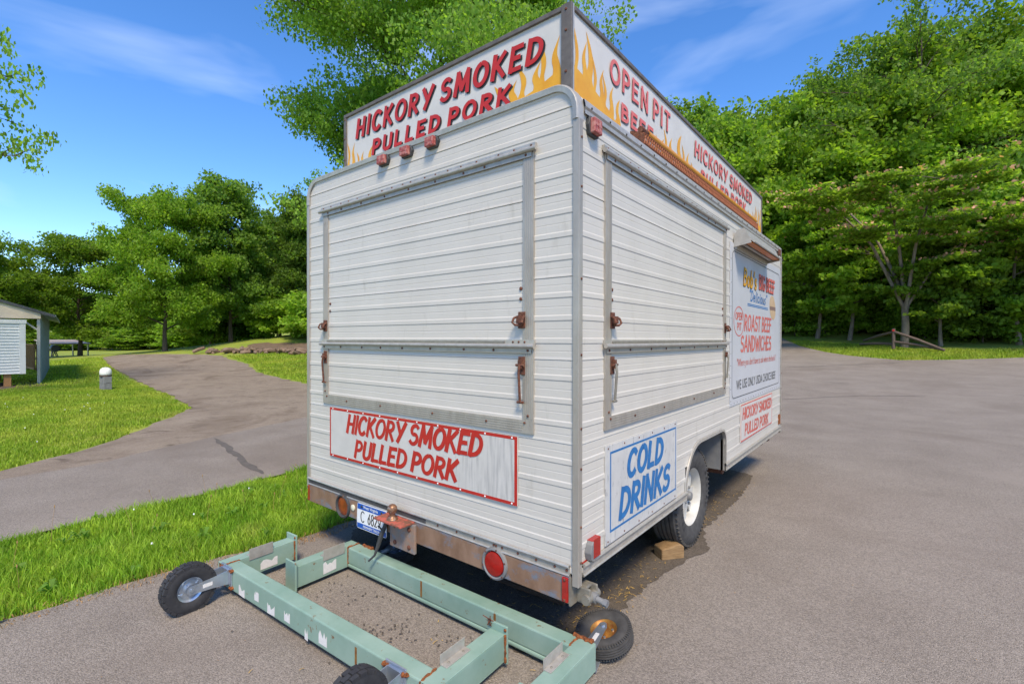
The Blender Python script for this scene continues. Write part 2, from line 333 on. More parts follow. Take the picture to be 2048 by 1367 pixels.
def typed(name, s, fr, u0, u1, v0, v1, mat, parent, off=.001, shear=0, bold=0, space=1):
    """small printed lettering from the built-in font"""
    cu = bpy.data.curves.new(name, 'FONT'); cu.body = s; cu.size = 1; cu.shear = shear; cu.offset = bold; cu.space_character = space; cu.resolution_u = 3
    tmp = bpy.data.objects.new('tmp', cu); col.objects.link(tmp)
    me = bpy.data.meshes.new_from_object(tmp.evaluated_get(bpy.context.evaluated_depsgraph_get()))
    bpy.data.objects.remove(tmp); bpy.data.curves.remove(cu)
    cv = [v.co.copy() for v in me.vertices]
    xa = min(p.x for p in cv); xb = max(p.x for p in cv); ya = min(p.y for p in cv); yb = max(p.y for p in cv)
    o, u, v, n = fr
    for vert, p in zip(me.vertices, cv):
        vert.co = o+u*(u0+(p.x-xa)/(xb-xa)*(u1-u0))+v*(v0+(p.y-ya)/(yb-ya)*(v1-v0))+n*off
    me.materials.clear(); me.materials.append(mat); me.name = name
    ob = bpy.data.objects.new(name, me); col.objects.link(ob); par(ob, parent); return ob
def crom(pts, n=5, sharp=()):
    k = len(pts); out = []
    for i in range(k):
        p0, p1, p2, p3 = pts[(i-1) % k], pts[i], pts[(i+1) % k], pts[(i+2) % k]
        if i in sharp: p0 = p1
        if (i+1) % k in sharp: p3 = p2
        for j in range(n):
            t = j/n
            out.append(tuple(.5*((2*p1[c])+(-p0[c]+p2[c])*t+(2*p0[c]-5*p1[c]+4*p2[c]-p3[c])*t*t+(-p0[c]+3*p1[c]-3*p2[c]+p3[c])*t**3) for c in (0, 1)))
    return out
FORK = crom([(.08, 0), (.0, .2), (.02, .36), (.13, .52), (.15, .7), (.03, 1.0), (.29, .78), (.34, .62), (.27, .48), (.30, .37), (.42, .32), (.54, .37), (.60, .5), (.55, .62), (.60, .74), (.84, .93), (.74, .72), (.84, .55), (.90, .38), (.88, .2), (.97, 0)], 4, sharp=(0, 5, 15, 20))
TONG = crom([(.1, 0), (.0, .25), (.12, .45), (.3, .62), (.28, .8), (.15, 1.0), (.5, .82), (.62, .62), (.55, .45), (.75, .28), (.9, 0)], 4, sharp=(0, 5, 10))
def flames(fr, parent, spec, band, off=.0015):
    """spec: (shape,u,base,width,height,mirror); band: polygon of solid yellow along the foot"""
    z = off
    for shp, u, b, wd, h, mi in spec:
        pl = [((u+(1-x if mi else x)*wd), b+y*h) for x, y in shp]
        if mi: pl = pl[::-1]
        mb = MB(); mb.prism(pl, fr, z, .0003); z += .00007; mb.build('flame', YELP).parent = parent
    for bp in band: mb = MB(); mb.prism(bp, fr, z, .0003); z += .0001; mb.build('flame_foot', YELP).parent = parent

# ------------------------------------------------------------------ the lie of the land
def g(x, y):
    x = np.asarray(x, float); y = np.asarray(y, float)
    a = np.maximum(0, y-8); b = np.where(a < 25, .002*a*a, 1.25+.1*(a-25)+.006*np.maximum(0, a-25)**2)
    b = np.where(b > 3, 3+16*(1-np.exp(-(b-3)/16)), b)
    return b+1.8*np.exp(-((x+38)**2+(y-22)**2)/162.)
def gz(x, y): return float(g(x, y))
def axis(a, b, core0, core1, fine, coarse):
    q = list(np.arange(core0, core1+.01, fine)); p = []; t = core0; s_ = fine
    while t > a: s_ = min(coarse, s_*1.25); t -= s_; p.append(t)
    t = core1; s_ = fine; e = []
    while t < b: s_ = min(coarse, s_*1.25); t += s_; e.append(t)
    return np.array(p[::-1]+q+e)
xs = axis(-700, 600, -60, 40, 1.2, 40); ys = axis(-400, 700, -16, 70, 1.2, 40)
XX, YY = np.meshgrid(xs, ys); ZZ = g(XX, YY)-.03
nv = np.stack([XX, YY, ZZ], -1).reshape(-1, 3); nx, ny = len(xs), len(ys)
me = bpy.data.meshes.new('ground')
me.from_pydata(nv.tolist(), [], [(j*nx+i, j*nx+i+1, (j+1)*nx+i+1, (j+1)*nx+i) for j in range(ny-1) for i in range(nx-1)])
me.materials.append(LAWN); me.shade_smooth(); go = bpy.data.objects.new('ground', me); col.objects.link(go); struct(go)
def sheet(name, poly, mat, dz, step=1.2):
    bm = bmesh.new(); bv = [bm.verts.new((x, y, 0)) for x, y in poly]; bm.verts.ensure_lookup_table()
    for tri in tessellate_polygon([[Vector((x, y, 0)) for x, y in poly]]):
        try: bm.faces.new([bv[i] for i in tri])
        except ValueError: pass
    for ax in (0, 1):
        lo = min(p[ax] for p in poly); hi = max(p[ax] for p in poly); t = math.floor(lo/step)*step
        while t < hi:
            no = [0, 0, 0]; no[ax] = 1; c0 = [0, 0, 0]; c0[ax] = t
            bmesh.ops.bisect_plane(bm, geom=bm.verts[:]+bm.edges[:]+bm.faces[:], plane_co=c0, plane_no=no); t += step if abs(t) < 45 else step*4
    for v in bm.verts: v.co.z = gz(v.co.x, v.co.y)+dz
    bmesh.ops.recalc_face_normals(bm, faces=bm.faces[:])
    for f in bm.faces:
        if f.normal.z < 0: f.normal_flip()
    m = bpy.data.meshes.new(name); bm.to_mesh(m); bm.free(); m.materials.append(mat); m.shade_smooth()
    o = bpy.data.objects.new(name, m); col.objects.link(o); return struct(o)
def rag(poly, amp, step=.35, seed=1, closed=True):
    rg = random.Random(seed); out = []; k = len(poly)
    for i in range(k if closed else k-1):
        a = Vector(poly[i]); b = Vector(poly[(i+1) % k]); n = max(1, int((b-a).length/step))
        n = min(n, 60)
        d = (b-a); nn = Vector((-d.y, d.x)).normalized() if d.length > 0 else Vector((0, 0))
        for j in range(n):
            p = a+d*(j/n)+(nn*rg.uniform(-amp, amp) if j else nn*0); out.append((p.x, p.y))
    return out
edge_verge_in = [(-2.62, -12), (-2.66, -1.56), (-2.62, -.9), (-2.45, .1), (-2.5, 3.2)]
edge_verge_out = [(-3.3, 5.4), (-4.2, 4.2), (-4.36, 1.12), (-4.18, -.49), (-4.14, -1.43), (-4.0, -12)]
lot_far = [(60, 33), (30, 30), (12, 29), (5.16, 27.7), (2.76, 26.2), (1.08, 25.6), (-.84, 27.15), (-2.05, 28.8), (-3.64, 31.8), (-5.42, 36.5), (-6.5, 44), (-11.5, 44), (-11, 34), (-8.8, 24), (-8.2, 14), (-8.0, 6)]
asph_left = [(-7.91, 3.09), (-7.46, 1.83), (-7.2, 1.1), (-6.57, -.26), (-6.48, -.96), (-6.45, -1.23), (-6.3, -12)]
lotpoly = [(-2.62, -12), (60, -12)]+lot_far+rag(asph_left, .05, .3, 3, False)+[(-6.3, -12)]+rag(edge_verge_out[::-1], .03, .2, 4, False)+[edge_verge_out[0]]+rag(edge_verge_in[::-1], .03, .2, 5, False)
sheet('parking_lot', lotpoly, ASPH, 0)
lawn_edge = [(-6.9, -12), (-6.95, -3), (-7.0, -1.18), (-7.4, -.7), (-7.92, -.1), (-9.15, .82), (-11.2, 2.18), (-13.7, 2.57), (-17.3, 2.97), (-23.7, 3.82), (-31.7, 4.9), (-38, 5.97)]
gravpoly = rag(lawn_edge, .07, .35, 6, False)+rag([(-39.5, 7.2), (-35.5, 8.57), (-30.6, 9.95), (-24.7, 9.13), (-20.7, 7.74), (-17.3, 7.09), (-14.5, 6.67), (-10.5, 7.2), (-7.6, 8.2)], .12, .4, 7, False)+[(-7.6, 3.0), (-7.3, 1.83), (-7.0, 1.1), (-6.4, -.26), (-6.3, -1.23), (-6.1, -12)]
sheet('gravel_drive', gravpoly, GRAV, -.012)
sheet('dirt_bank', rag([(-33, 12.2), (-28.5, 14.3), (-24, 17.5), (-25.5, 20.5), (-31, 16.5), (-35, 13.8)], .5, .8, 9), DIRT, -.01)
sheet('dirt_patch', rag([(-19.2, -3.2), (-19.0, .2), (-20.0, 1.05), (-22.5, .9), (-24, -1), (-24, -4)], .25, .5, 10), DIRT, -.012)
def ribbon(name, pts, wd, dz=.004, seed=2, mat=CRACK):
    rg = random.Random(seed); p = []
    for i in range(len(pts)-1):
        a = Vector(pts[i]); b = Vector(pts[i+1]); n = max(2, int((b-a).length/.12)); n = min(n, 60)
        p += [a+(b-a)*(j/n) for j in range(n)]
    p.append(Vector(pts[-1])); vs_ = []; dr = 0
    for i, q in enumerate(p):
        d = (p[min(i+1, len(p)-1)]-p[max(i-1, 0)]).normalized(); nn = Vector((-d.y, d.x)); dr = dr*.8+rg.uniform(-1, 1)*wd*.35
        tap = min(1, .3+min(i, len(p)-1-i)*.25)
        for sgn in (1, -1):
            qq = q+nn*(dr+sgn*wd*.5*tap*rg.uniform(.6, 1.3)); vs_.append((qq.x, qq.y, gz(qq.x, qq.y)+dz))
    mb = MB(); mb.add(vs_, [(2*i, 2*i+1, 2*i+3, 2*i+2) for i in range(len(p)-1)])
    return struct(mb.build(name, mat))
ribbon('road_crack', [(-7.05, 1.1), (-6.1, .98), (-5.4, .78), (-4.5, .6)], .085, seed=3)
ribbon('road_crack', [(-1.19, 11.8), (-.5, 12.65), (.24, 13.6), (1.6, 14.45)], .045, seed=5)
ribbon('road_crack', [(-2.7, 21.2), (-.73, 22.95), (1.25, 24.7)], .10, seed=6)
ribbon('road_crack', [(-1.1, 16.9), (0, 16.5)], .04, seed=7)
ribbon('road_crack', [(3.3, 15.6), (6.5, 18.0)], .03, seed=8)
# damp dirt and the trailer's shade, painted in as darker asphalt, ragged outline
sheet('dirt_shade_patch', rag([(-.07, .12), (-.10, 1.0), (-.02, 1.45), (.05, 1.75), (-.1, 2.1), (-.08, 3.2), (-.16, 4.05), (-.6, 4.2), (-1.5, 4.4), (-2.3, 4.1), (-2.4, 1.8), (-2.28, .35), (-1.9, .12), (-1.55, -.02), (-1.2, .0), (-.75, .06), (-.3, -.02)], .016, .035, 11), DIRTSHADE, .004, .6)

# ------------------------------------------------------------------ the concession trailer
W_, LEN, ZB, ZT, RC = 2.30, 4.65, .462, 2.675, .13
TR = thing('concession_trailer', 'white ribbed-siding food concession trailer with flame signs on its roof', 'trailer', (-1.15, 1.8, 0), world=True)
SEAM0, SP = .284, .38
LEVEL = [(0, -.002), (.002, .0032), (.014, .001), (.036, .001), (.040, .0003), (.044, .001), (.0735, .001), (.078, .0040), (.098, .0040), (.1035, .001), (.136, .001), (.140, .0003), (.144, .001), (.1785, .001), (.183, .0040), (.203, .0040), (.2085, .001), (.241, .001), (.245, .0003), (.249, .001), (.2835, .001), (.288, .0040), (.308, .0040), (.3135, .001), (.340, .001), (.344, .0003), (.348, .001), (.376, .001), (.3795, -.002)]
def dprof(z):
    q = (z-SEAM0) % SP; zs_ = [a for a, _ in LEVEL]; ds = [b for _, b in LEVEL]
    return float(np.interp(q, zs_, ds))
def siding(mb, fr, us, z0, z1, lo=None, hi=None):
    """ribbed sheet metal between the us stations and z0..z1; lo(u)/hi(u) cut it"""
    zz = sorted({round(z, 4) for z in [z0, z1]+[SEAM0+SP*k+a for k in range(0, 8) for a, _ in LEVEL] if z0 <= z <= z1})
    vs_ = []
    for u in us:
        for z in zz:
            q = z
            if lo: q = max(q, lo(u))
            if hi: q = min(q, hi(u))
            vs_.append(fr[0]+fr[1]*u+fr[2]*q+fr[3]*dprof(q))
    m_ = len(zz); fs = []
    for i in range(len(us)-1):
        for j in range(m_-1):
            ids = (i*m_+j, (i+1)*m_+j, (i+1)*m_+j+1, i*m_+j+1)
            if (Vector(vs_[ids[0]])-Vector(vs_[ids[3]])).length < 1e-5 and (Vector(vs_[ids[1]])-Vector(vs_[ids[2]])).length < 1e-5: continue
            fs.append(ids)
    mb.add(vs_, fs)
def sidebuild(mb, parent):
    ob = mb.build('siding_sheet', WHITE, parent, fix=False); bm = bmesh.new(); bm.from_mesh(ob.data)
    bmesh.ops.remove_doubles(bm, verts=bm.verts[:], dist=1e-6); bm.to_mesh(ob.data); bm.free(); return ob
def rtop(x):     # outline of the rear wall's rounded top corners
    d = min(-x, x+W_)
    return ZT-.006 if d >= RC else ZT-.006-RC+math.sqrt(max(0, RC*RC-(RC-d)**2))
def piece(fr, us, z0, z1, **kw):
    if z1-z0 > .002:
        m_ = MB(); siding(m_, fr, us, z0, z1, **kw); return sidebuild(m_, TR)
HR = (-2.085, -.238, 1.068, 2.435)      # rear hatch opening: u0,u1,z0,z1
HS = (.236, 2.302, 1.08, 2.435)         # side hatch
AR = (1.385, 2.315, .785)               # wheel arch
def arch(y):
    if y <= AR[0] or y >= AR[1]: return 0
    r0, r1 = .30, .10; z = AR[2]
    if y < AR[0]+r0: return z-r0+math.sqrt(max(0, r0*r0-(AR[0]+r0-y)**2))
    if y > AR[1]-r1: return z-r1+math.sqrt(max(0, r1*r1-(y-AR[1]+r1)**2))
    return z
seams = [ZB]+[SEAM0+SP*k for k in range(1, 7)]+[ZT-.006]
curve_u = [-W_+RC*(1-math.cos(R(a))) for a in range(0, 91, 10)]+[-RC*(1-math.cos(R(a))) for a in range(90, -1, -10)]
for a, b in zip(seams[:-1], seams[1:]):
    if a >= 2.5 or b > 2.5: piece(REAR, curve_u, max(a, HR[3]), b, hi=rtop)
    if a < HR[2]: piece(REAR, [-W_, 0], a, min(b, HR[2]))
    if a < HR[3] and b > HR[2]:
        za, zb_ = max(a, HR[2]), min(b, HR[3])
        piece(REAR, [-W_, HR[0]], za, zb_); piece(REAR, [HR[1], 0], za, zb_)
SIDE_TOP = 2.56
aus = sorted({round(v, 4) for v in [0, LEN, AR[0]-.001, AR[0], AR[1], AR[1]+.001]+[AR[0]+.30*(1-math.cos(R(t))) for t in range(0, 91, 9)]+[AR[1]-.10*(1-math.cos(R(t))) for t in range(0, 91, 15)]})
for a, b in zip(seams[:-1], seams[1:]):
    b = min(b, SIDE_TOP)
    if a >= SIDE_TOP: continue
    if a < ZB+.01 and b < AR[2]:      # the lowest sheet is cut in two by the wheel arch
        piece(SIDE, [0, AR[0]], a, b); piece(SIDE, [AR[1], LEN], a, b); continue
    if a < HS[2]: piece(SIDE, aus if a < AR[2] else [0, LEN], a, min(b, HS[2]), lo=(arch if a < AR[2] else None))
    if b > HS[2]:
        za, zb_ = max(a, HS[2]), min(b, HS[3])
        piece(SIDE, [0, HS[0]], za, zb_); piece(SIDE, [HS[1], LEN], za, zb_)
        if b > HS[3]: piece(SIDE, [0, LEN], max(a, HS[3]), b)
FRONT = (Vector((0, LEN, 0)), Vector((-1, 0, 0)), Vector((0, 0, 1)), Vector((0, 1, 0)))
FARS = (Vector((-W_, 0, 0)), Vector((0, -1, 0)), Vector((0, 0, 1)), Vector((-1, 0, 0)))
for a, b in zip(seams[:-1], seams[1:]):
    mb = MB(); siding(mb, FRONT, [-t for t in curve_u[::-1]], a, b, hi=lambda u: rtop(-u)); sidebuild(mb, TR)
    if a < ZB+.01: piece(FARS, [-LEN, -AR[1]], a, b); piece(FARS, [-AR[0], 0], a, b)
    elif a < SIDE_TOP:
        mb = MB(); siding(mb, FARS, [-t for t in aus[::-1]] if a < AR[2] else [-LEN, 0], a, min(b, SIDE_TOP), lo=(lambda u: arch(-u)) if a < AR[2] else None); sidebuild(mb, TR)
# body core (behind the sheets), floor and wheel boxes
mb = MB(); mb.box(-W_+.02, -.02, .02, LEN-.02, .8, 2.5); mb.box(-W_+.14, -.14, .02, LEN-.02, 2.5, ZT-.02)
mb.box(-W_+.02, -.02, .02, AR[0]-.03, .47, .8); mb.box(-W_+.02, -.02, AR[1]+.03, LEN-.02, .47, .8); mb.box(-W_+.36, -.36, AR[0]-.03, AR[1]+.03, .47, .8)
mb.build('body_core', DARK, TR)
# roof: flat with rounded edges, extruded along the trailer
mb = MB(); prof = [(-W_-.004, SIDE_TOP-.01)]+[(-W_-.004+RC*(1-math.cos(R(a))), ZT-RC+RC*math.sin(R(a))) for a in range(0, 91, 10)]+[(.004-RC*(1-math.cos(R(a))), ZT-RC+RC*math.sin(R(a))) for a in range(90, -1, -10)]+[(.004, SIDE_TOP-.01)]
k = len(prof); mb.add([(x, .012, z) for x, z in prof]+[(x, LEN-.012, z) for x, z in prof], [(i, i+1, k+i+1, k+i) for i in range(k-1)])
mb.build('roof', ROOFM, TR, smooth=40)
def sweep(mb, path, a, b, fr):      # flat strip of width a..b (outwards) around a path in the sheet, proud by th
    pass
# edge trim that follows the rear wall's top outline
for yy in (0, LEN):
    mb = MB(); pth = [(-W_-.006, 2.50)]+[(-W_-.006+(RC+.006)*(1-math.cos(R(a))), ZT-RC+(RC+.006)*math.sin(R(a))) for a in range(0, 91, 10)]+[(.006-(RC+.006)*(1-math.cos(R(a))), ZT-RC+(RC+.006)*math.sin(R(a))) for a in range(90, -1, -10)]+[(.006, 2.50)]
    vs_ = []; c0 = Vector((-W_/2, 0, 1.9))
    sg = -1 if yy == 0 else 1
    for i, (x, z) in enumerate(pth):
        d = Vector((pth[min(i+1, len(pth)-1)][0]-pth[max(i-1, 0)][0], 0, pth[min(i+1, len(pth)-1)][1]-pth[max(i-1, 0)][1])).normalized()
        nn = Vector((-d.z, 0, d.x))       # outwards
        p = Vector((x, yy, z))
        for o_, h_ in ((-.030, .004), (-.030, .013), (-.006, .018), (.002, .008), (.002, -.035)): vs_.append(p+nn*o_+Vector((0, sg*h_, 0)))
    k = 5; mb.add(vs_, [(i*k+j, i*k+j+1, (i+1)*k+j+1, (i+1)*k+j) for i in range(len(pth)-1) for j in range(k-1)]+[tuple(range(k)), tuple(range((len(pth)-1)*k, len(pth)*k))])
    mb.build('roof_edge_trim', ALU2, TR, smooth=50)
def Lb(fr, mb, u0, u1, v0, v1, o0, o1):   # box on a wall: u,v ranges, from o0 to o1 proud
    pl = [(u0, v0), (u1, v0), (u1, v1), (u0, v1)]; mb.prism(pl, fr, o0, o1-o0); return mb
# corner posts
for cx, cy, sx, sy in ((0, 0, -1, 1), (-W_, 0, 1, 1), (0, LEN, -1, -1), (-W_, LEN, 1, -1)):
    mb = MB(); ex, ey = cx-sx*.011, cy-sy*.011
    x1, y1 = cx+sx*.022, cy+sy*.022
    pl = [(ex, ey), (x1, ey), (x1, cy-sy*.004), (cx-sx*.004, cy-sy*.004), (cx-sx*.004, y1), (ex, y1)]
    o = Vector((0, 0, 0)); mb.prism(pl, (o, Vector((1, 0, 0)), Vector((0, 1, 0)), Vector((0, 0, 1))), .415, 2.50-.415)
    mb.add([(x, y, .415) for x, y in pl], [tuple(range(6))]); mb.build('corner_trim', ALU, TR, bevel=.002)
    mb = MB()
    for z in (.52, .68, .94, 1.12, 1.45, 1.79, 2.2, 2.42):
        if cx == 0: mb.lathe([(.006, 0), (.006, .003), (.003, .005)], Matrix.Translation((ex-sx*.0, cy+sy*.010, z)) @ Matrix.Rotation(R(90), 4, 'Y'), 8)
    if mb.v: stuff(mb.build('trim_screws', RUST, TR))
# rails at the foot of the walls
mb = MB(); Lb(REAR, mb, -W_+.012, -.036, .452, .500, .002, .010); mb.tube([(-W_+.012, -.012, .497), (-.036, -.012, .497)], .009, 8); mb.tube([(-W_+.012, -.011, .456), (-.036, -.011, .456)], .005, 6)
mb.build('foot_rail', ALU2, TR, smooth=40)
mb = MB(); Lb(REAR, mb, -W_+.02, -1.0, .464, .486, .010, .013); mb.build('rubber_insert', RUBG, TR)
mb = MB()
for x in [-.05, -.115, -.22, -.33, -.43, -.47, -.485, -.62, -.75, -.9]: mb.lathe([(.007, 0), (.006, .003), (.003, .004)], Matrix.Translation((x, -.0102, .477)) @ Matrix.Rotation(R(90), 4, 'X'), 8)
stuff(mb.build('rail_screws', RUST, TR))
for y0, y1 in ((.036, AR[0]-.0), (AR[1]+.0, LEN-.036)):
    for fr, sg in ((SIDE, 1), (FARS, -1)):
        mb = MB(); a, b = (y0, y1) if sg > 0 else (-y1, -y0)
        Lb(fr, mb, a, b, .447, .497, .002, .009); X = .010 if sg > 0 else -W_-.010
        mb.tube([(X, y0, .497), (X, y1, .497)], .011, 8); mb.tube([(X, y0, .452), (X, y1, .452)], .006, 6); mb.build('foot_rail', ALU2, TR, smooth=40)
# drip rail under the roof along the sides
for fr, sg in ((SIDE, 1), (FARS, -1)):
    mb = MB(); a, b = (.03, LEN-.03) if sg > 0 else (-LEN+.03, -.03)
    pl = [(.0, 2.538), (.014, 2.534), (.014, 2.552), (.009, 2.556), (.016, 2.566), (.014, 2.582), (.008, 2.60), (.0, 2.60)]
    o = Vector((0, 0, 0)) if sg > 0 else Vector((-W_, 0, 0)); nn = Vector((sg, 0, 0))
    mb.prism([(p, q) for p, q in pl], (o, nn, Vector((0, 0, 1)), Vector((0, 1, 0))), .035, LEN-.07)
    mb.build('drip_rail', ALU2, TR, smooth=35)
mb = MB()
for i in range(26): mb.lathe([(.006, 0), (.005, .003), (.002, .004)], Matrix.Translation((.0165, .09+i*.18, 2.572)) @ Matrix.Rotation(R(90), 4, 'Y'), 6)
stuff(mb.build('rail_screws', DARK, TR))
# wheel arch trim + inner well
ay = [AR[0]-.0]+[AR[0]+.30*(1-math.cos(R(t))) for t in range(9, 91, 9)]+[AR[1]-.10*(1-math.cos(R(t))) for t in range(90, -1, -15)]
pth = [(AR[0], .45)]+[(y, arch(y)) for y in ay if arch(y) > .45]+[(AR[1], .70), (AR[1], .45)]
for sg, X0 in ((1, 0), (-1, -W_)):
    mb = MB(); vs_ = []
    for i, (y, z) in enumerate(pth):
        a = pth[max(i-1, 0)]; b = pth[min(i+1, len(pth)-1)]; d = Vector((b[0]-a[0], b[1]-a[1])).normalized(); nn = Vector((-d.y, d.x))
        for o_, h_ in ((.022, .003), (.020, .012), (0, .014), (0, -.03)): vs_.append((X0+sg*h_, y+nn.x*o_, z+nn.y*o_))
    mb.add(vs_, [(i*4+j, i*4+j+1, i*4+j+5, i*4+j+4) for i in range(len(pth)-1) for j in range(3)]); mb.build('arch_trim', ALU2, TR, smooth=50)
    mb = MB(); vs_ = []
    for y, z in pth: vs_ += [(X0-sg*.012, y, z), (X0-sg*.37, y, z)]
    mb.add(vs_, [(2*i, 2*i+1, 2*i+3, 2*i+2) for i in range(len(pth)-1)]); mb.add([(X0-sg*.34, AR[0]-.02, .45), (X0-sg*.34, AR[1]+.02, .45), (X0-sg*.34, AR[1]+.02, .79), (X0-sg*.34, AR[0]-.02, .79)], [(0, 1, 2, 3)])
    mb.build('wheel_well', GREY, TR, smooth=50)

def bolt(mb, fr, u, v, r=.006, h=.004, off=0):
    o = fr[0]+fr[1]*u+fr[2]*v+fr[3]*off; M = Matrix.Translation(o) @ fr[3].to_track_quat('Z', 'Y').to_matrix().to_4x4()
    mb.lathe([(r, -.002), (r, h*.5), (r*.55, h)], M, 8)
def hatch(fr, hb, sgn):
    """serving hatch: upper and lower leaf of ribbed sheet in an aluminium frame, hinges, shelf rail, latches"""
    u0, u1, z0, z1 = hb; fw = .062; zs_ = 1.487
    mb = MB(); Lb(fr, mb, u0-.012, u1+.012, z0-.012, z1, -.03, -.012); mb.build('hatch_recess', DARK, TR)
    # leaves
    for nm, a, b in (('upper_flap', zs_+.02, z1-.02), ('lower_flap', z0+fw-.01, zs_-.01)):
        mb = MB(); Lb(fr, mb, u0+.012, u1-.012, a, b, -.012, -.003); leaf = mb.build(nm, DARK, TR)
        cut = [a]+[s_ for s_ in seams if a < s_ < b]+[b]
        for p, q in zip(cut[:-1], cut[1:]):
            m2 = MB(); siding(m2, shift(fr, .002), [u0+fw-.008, u1-fw+.008], p, q); ob = sidebuild(m2, None); ob.parent = leaf
        m2 = MB()
        for uu in (u0+.06, u1-.06):
            if nm == 'upper_flap':
                for zz in (1.765, 1.715): bolt(m2, fr, uu+(.02 if uu == u0+.06 else -.02), zz, .009, .006, .004)
        if m2.v: ob = m2.build('flap_bolts', RUST, None); ob.parent = leaf; stuff(ob)
    # frame: two uprights and a sill, mitred visually by a small step
    for nm, a, b, c_, d_ in (('hatch_frame_upright', u0, u0+fw, z0, z1-.02), ('hatch_frame_upright', u1-fw, u1, z0, z1-.02), ('hatch_frame_sill', u0+fw, u1-fw, z0, z0+fw)):
        mb = MB(); Lb(fr, mb, a, b, c_, d_, -.004, .013)
        if nm == 'hatch_frame_sill':
            for q in (.012, .024, .036, .048): Lb(fr, mb, a, b, c_+q, c_+q+.005, .013, .0145)
        else:
            for q in (.012, .024, .036, .048): Lb(fr, mb, a+q, a+q+.005, c_+.07, d_, .013, .0145)
        mb.build(nm, ALU, TR)
    mb = MB()
    for t in (.16, .36, .62, .84): bolt(mb, fr, u0+(u1-u0)*t, z0+.034, .0065, .005, .0145)
    for uu in (u0+.03, u1-.03): bolt(mb, fr, uu, z0+.085, .0065, .005, .0145); bolt(mb, fr, uu+(.02 if uu < (u0+u1)/2 else -.02), z0+.05, .006, .005, .0145)
    stuff(mb.build('frame_bolts', RUST, TR))
    # top hinge and shelf hinge
    for nm, zc, ex in (('top_hinge', z1-.016, .022), ('shelf_hinge', zs_, .012)):
        mb = MB(); Lb(fr, mb, u0-ex, u1+ex*.6, zc+.006, zc+.030, .002, .017); hg = mb.build(nm, ALU2, TR)
        mb = MB(); o, u, v, n = fr; a = o+u*(u0-ex-.01)+v*zc+n*.024; b = o+u*(u1+ex)+v*zc+n*.024; mb.tube([a, b], .0115, 10); ob = mb.build('hinge_barrel', ALU2, None, smooth=40); par2(ob, hg)
        mb = MB(); Lb(fr, mb, u0+.004, u1-.008, zc-.034, zc-.006, .0145, .020); ob = mb.build('hinge_leaf', ALU, None); par2(ob, hg)
        if nm == 'shelf_hinge':
            mb = MB(); Lb(fr, mb, u0+.06, u1-.17, zc+.012, zc+.024, .017, .0215); ob = mb.build('slot_strip', STEEL, None); par2(ob, hg)
        mb = MB(); rg = random.Random(4)
        nb = 18 if nm == 'top_hinge' else 3
        for i in range(nb): bolt(mb, fr, u0+.03+(u1-u0-.06)*((i+rg.uniform(-.3, .3))/(nb-1) if nb > 3 else (.95+.02*i)), zc+.019, .0055, .004, .017)
        for i in range(9): bolt(mb, fr, u0+.05+(u1-u0-.1)*(i+rg.uniform(-.2, .2))/8, zc-.021, .0065, .005, .020)
        ob = mb.build('hinge_bolts', RUST, None); stuff(ob); par2(ob, hg)
    # latches
    rusty = [RUST, RUST] if sgn < 0 else [RUST, STEEL]
    for k_, uu in enumerate((u0+.034, u1-.066) if sgn < 0 else (u0+.066, u1-.034)):
        inn = 1 if uu > (u0+u1)/2 else -1
        mb = MB(); Lb(fr, mb, uu-.021, uu+.021, 1.572, 1.652, .0145, .019); lt = mb.build('hook_latch', RUST, TR, bevel=.002)
        mb = MB(); o, u, v, n = fr; P = lambda a, b, c_: o+u*a+v*b+n*c_
        mb.tube([P(uu-.018, 1.63, .02), P(uu-.03, 1.622, .04), P(uu-.032, 1.60, .05), P(uu-.022, 1.588, .042), P(uu+.0, 1.588, .03)], .006, 6)
        mb.tube([P(uu+.018, 1.63, .02), P(uu+.026, 1.622, .04), P(uu+.026, 1.60, .05), P(uu+.016, 1.588, .042), P(uu+.0, 1.588, .03)], .006, 6)
        Lb(fr, mb, uu-.016, uu+.016, 1.596, 1.632, .019, .04); ob = mb.build('hook', RUST, None, smooth=50); par2(ob, lt)
        mb = MB(); Lb(fr, mb, uu-.020, uu+.020, 1.348, 1.436, .0145, .018); lt = mb.build('flap_stay', rusty[0] if k_ == 0 or sgn < 0 else STEEL, TR, bevel=.002)
        mb = MB(); Lb(fr, mb, uu-.011, uu+.011, 1.378, 1.42, .018, .034); mb.tube([P(uu-.024, 1.395, .03), P(uu+.024, 1.395, .03)], .007, 6)
        ob = mb.build('stay_pivot', RUST, None, smooth=50); par2(ob, lt)
        mb = MB(); mb.tube([P(uu, 1.40, .034), P(uu, 1.36, .040), P(uu, 1.225, .030), P(uu, 1.218, .028)], .0065, 7); mb.tube([P(uu-.018, 1.217, .028), P(uu+.018, 1.217, .028)], .007, 6)
        ob = mb.build('stay_rod', rusty[1], None, smooth=50); par2(ob, lt)
def par2(ob, parent): ob.parent = parent
hatch(REAR, HR, -1); hatch(SIDE, HS, 1)

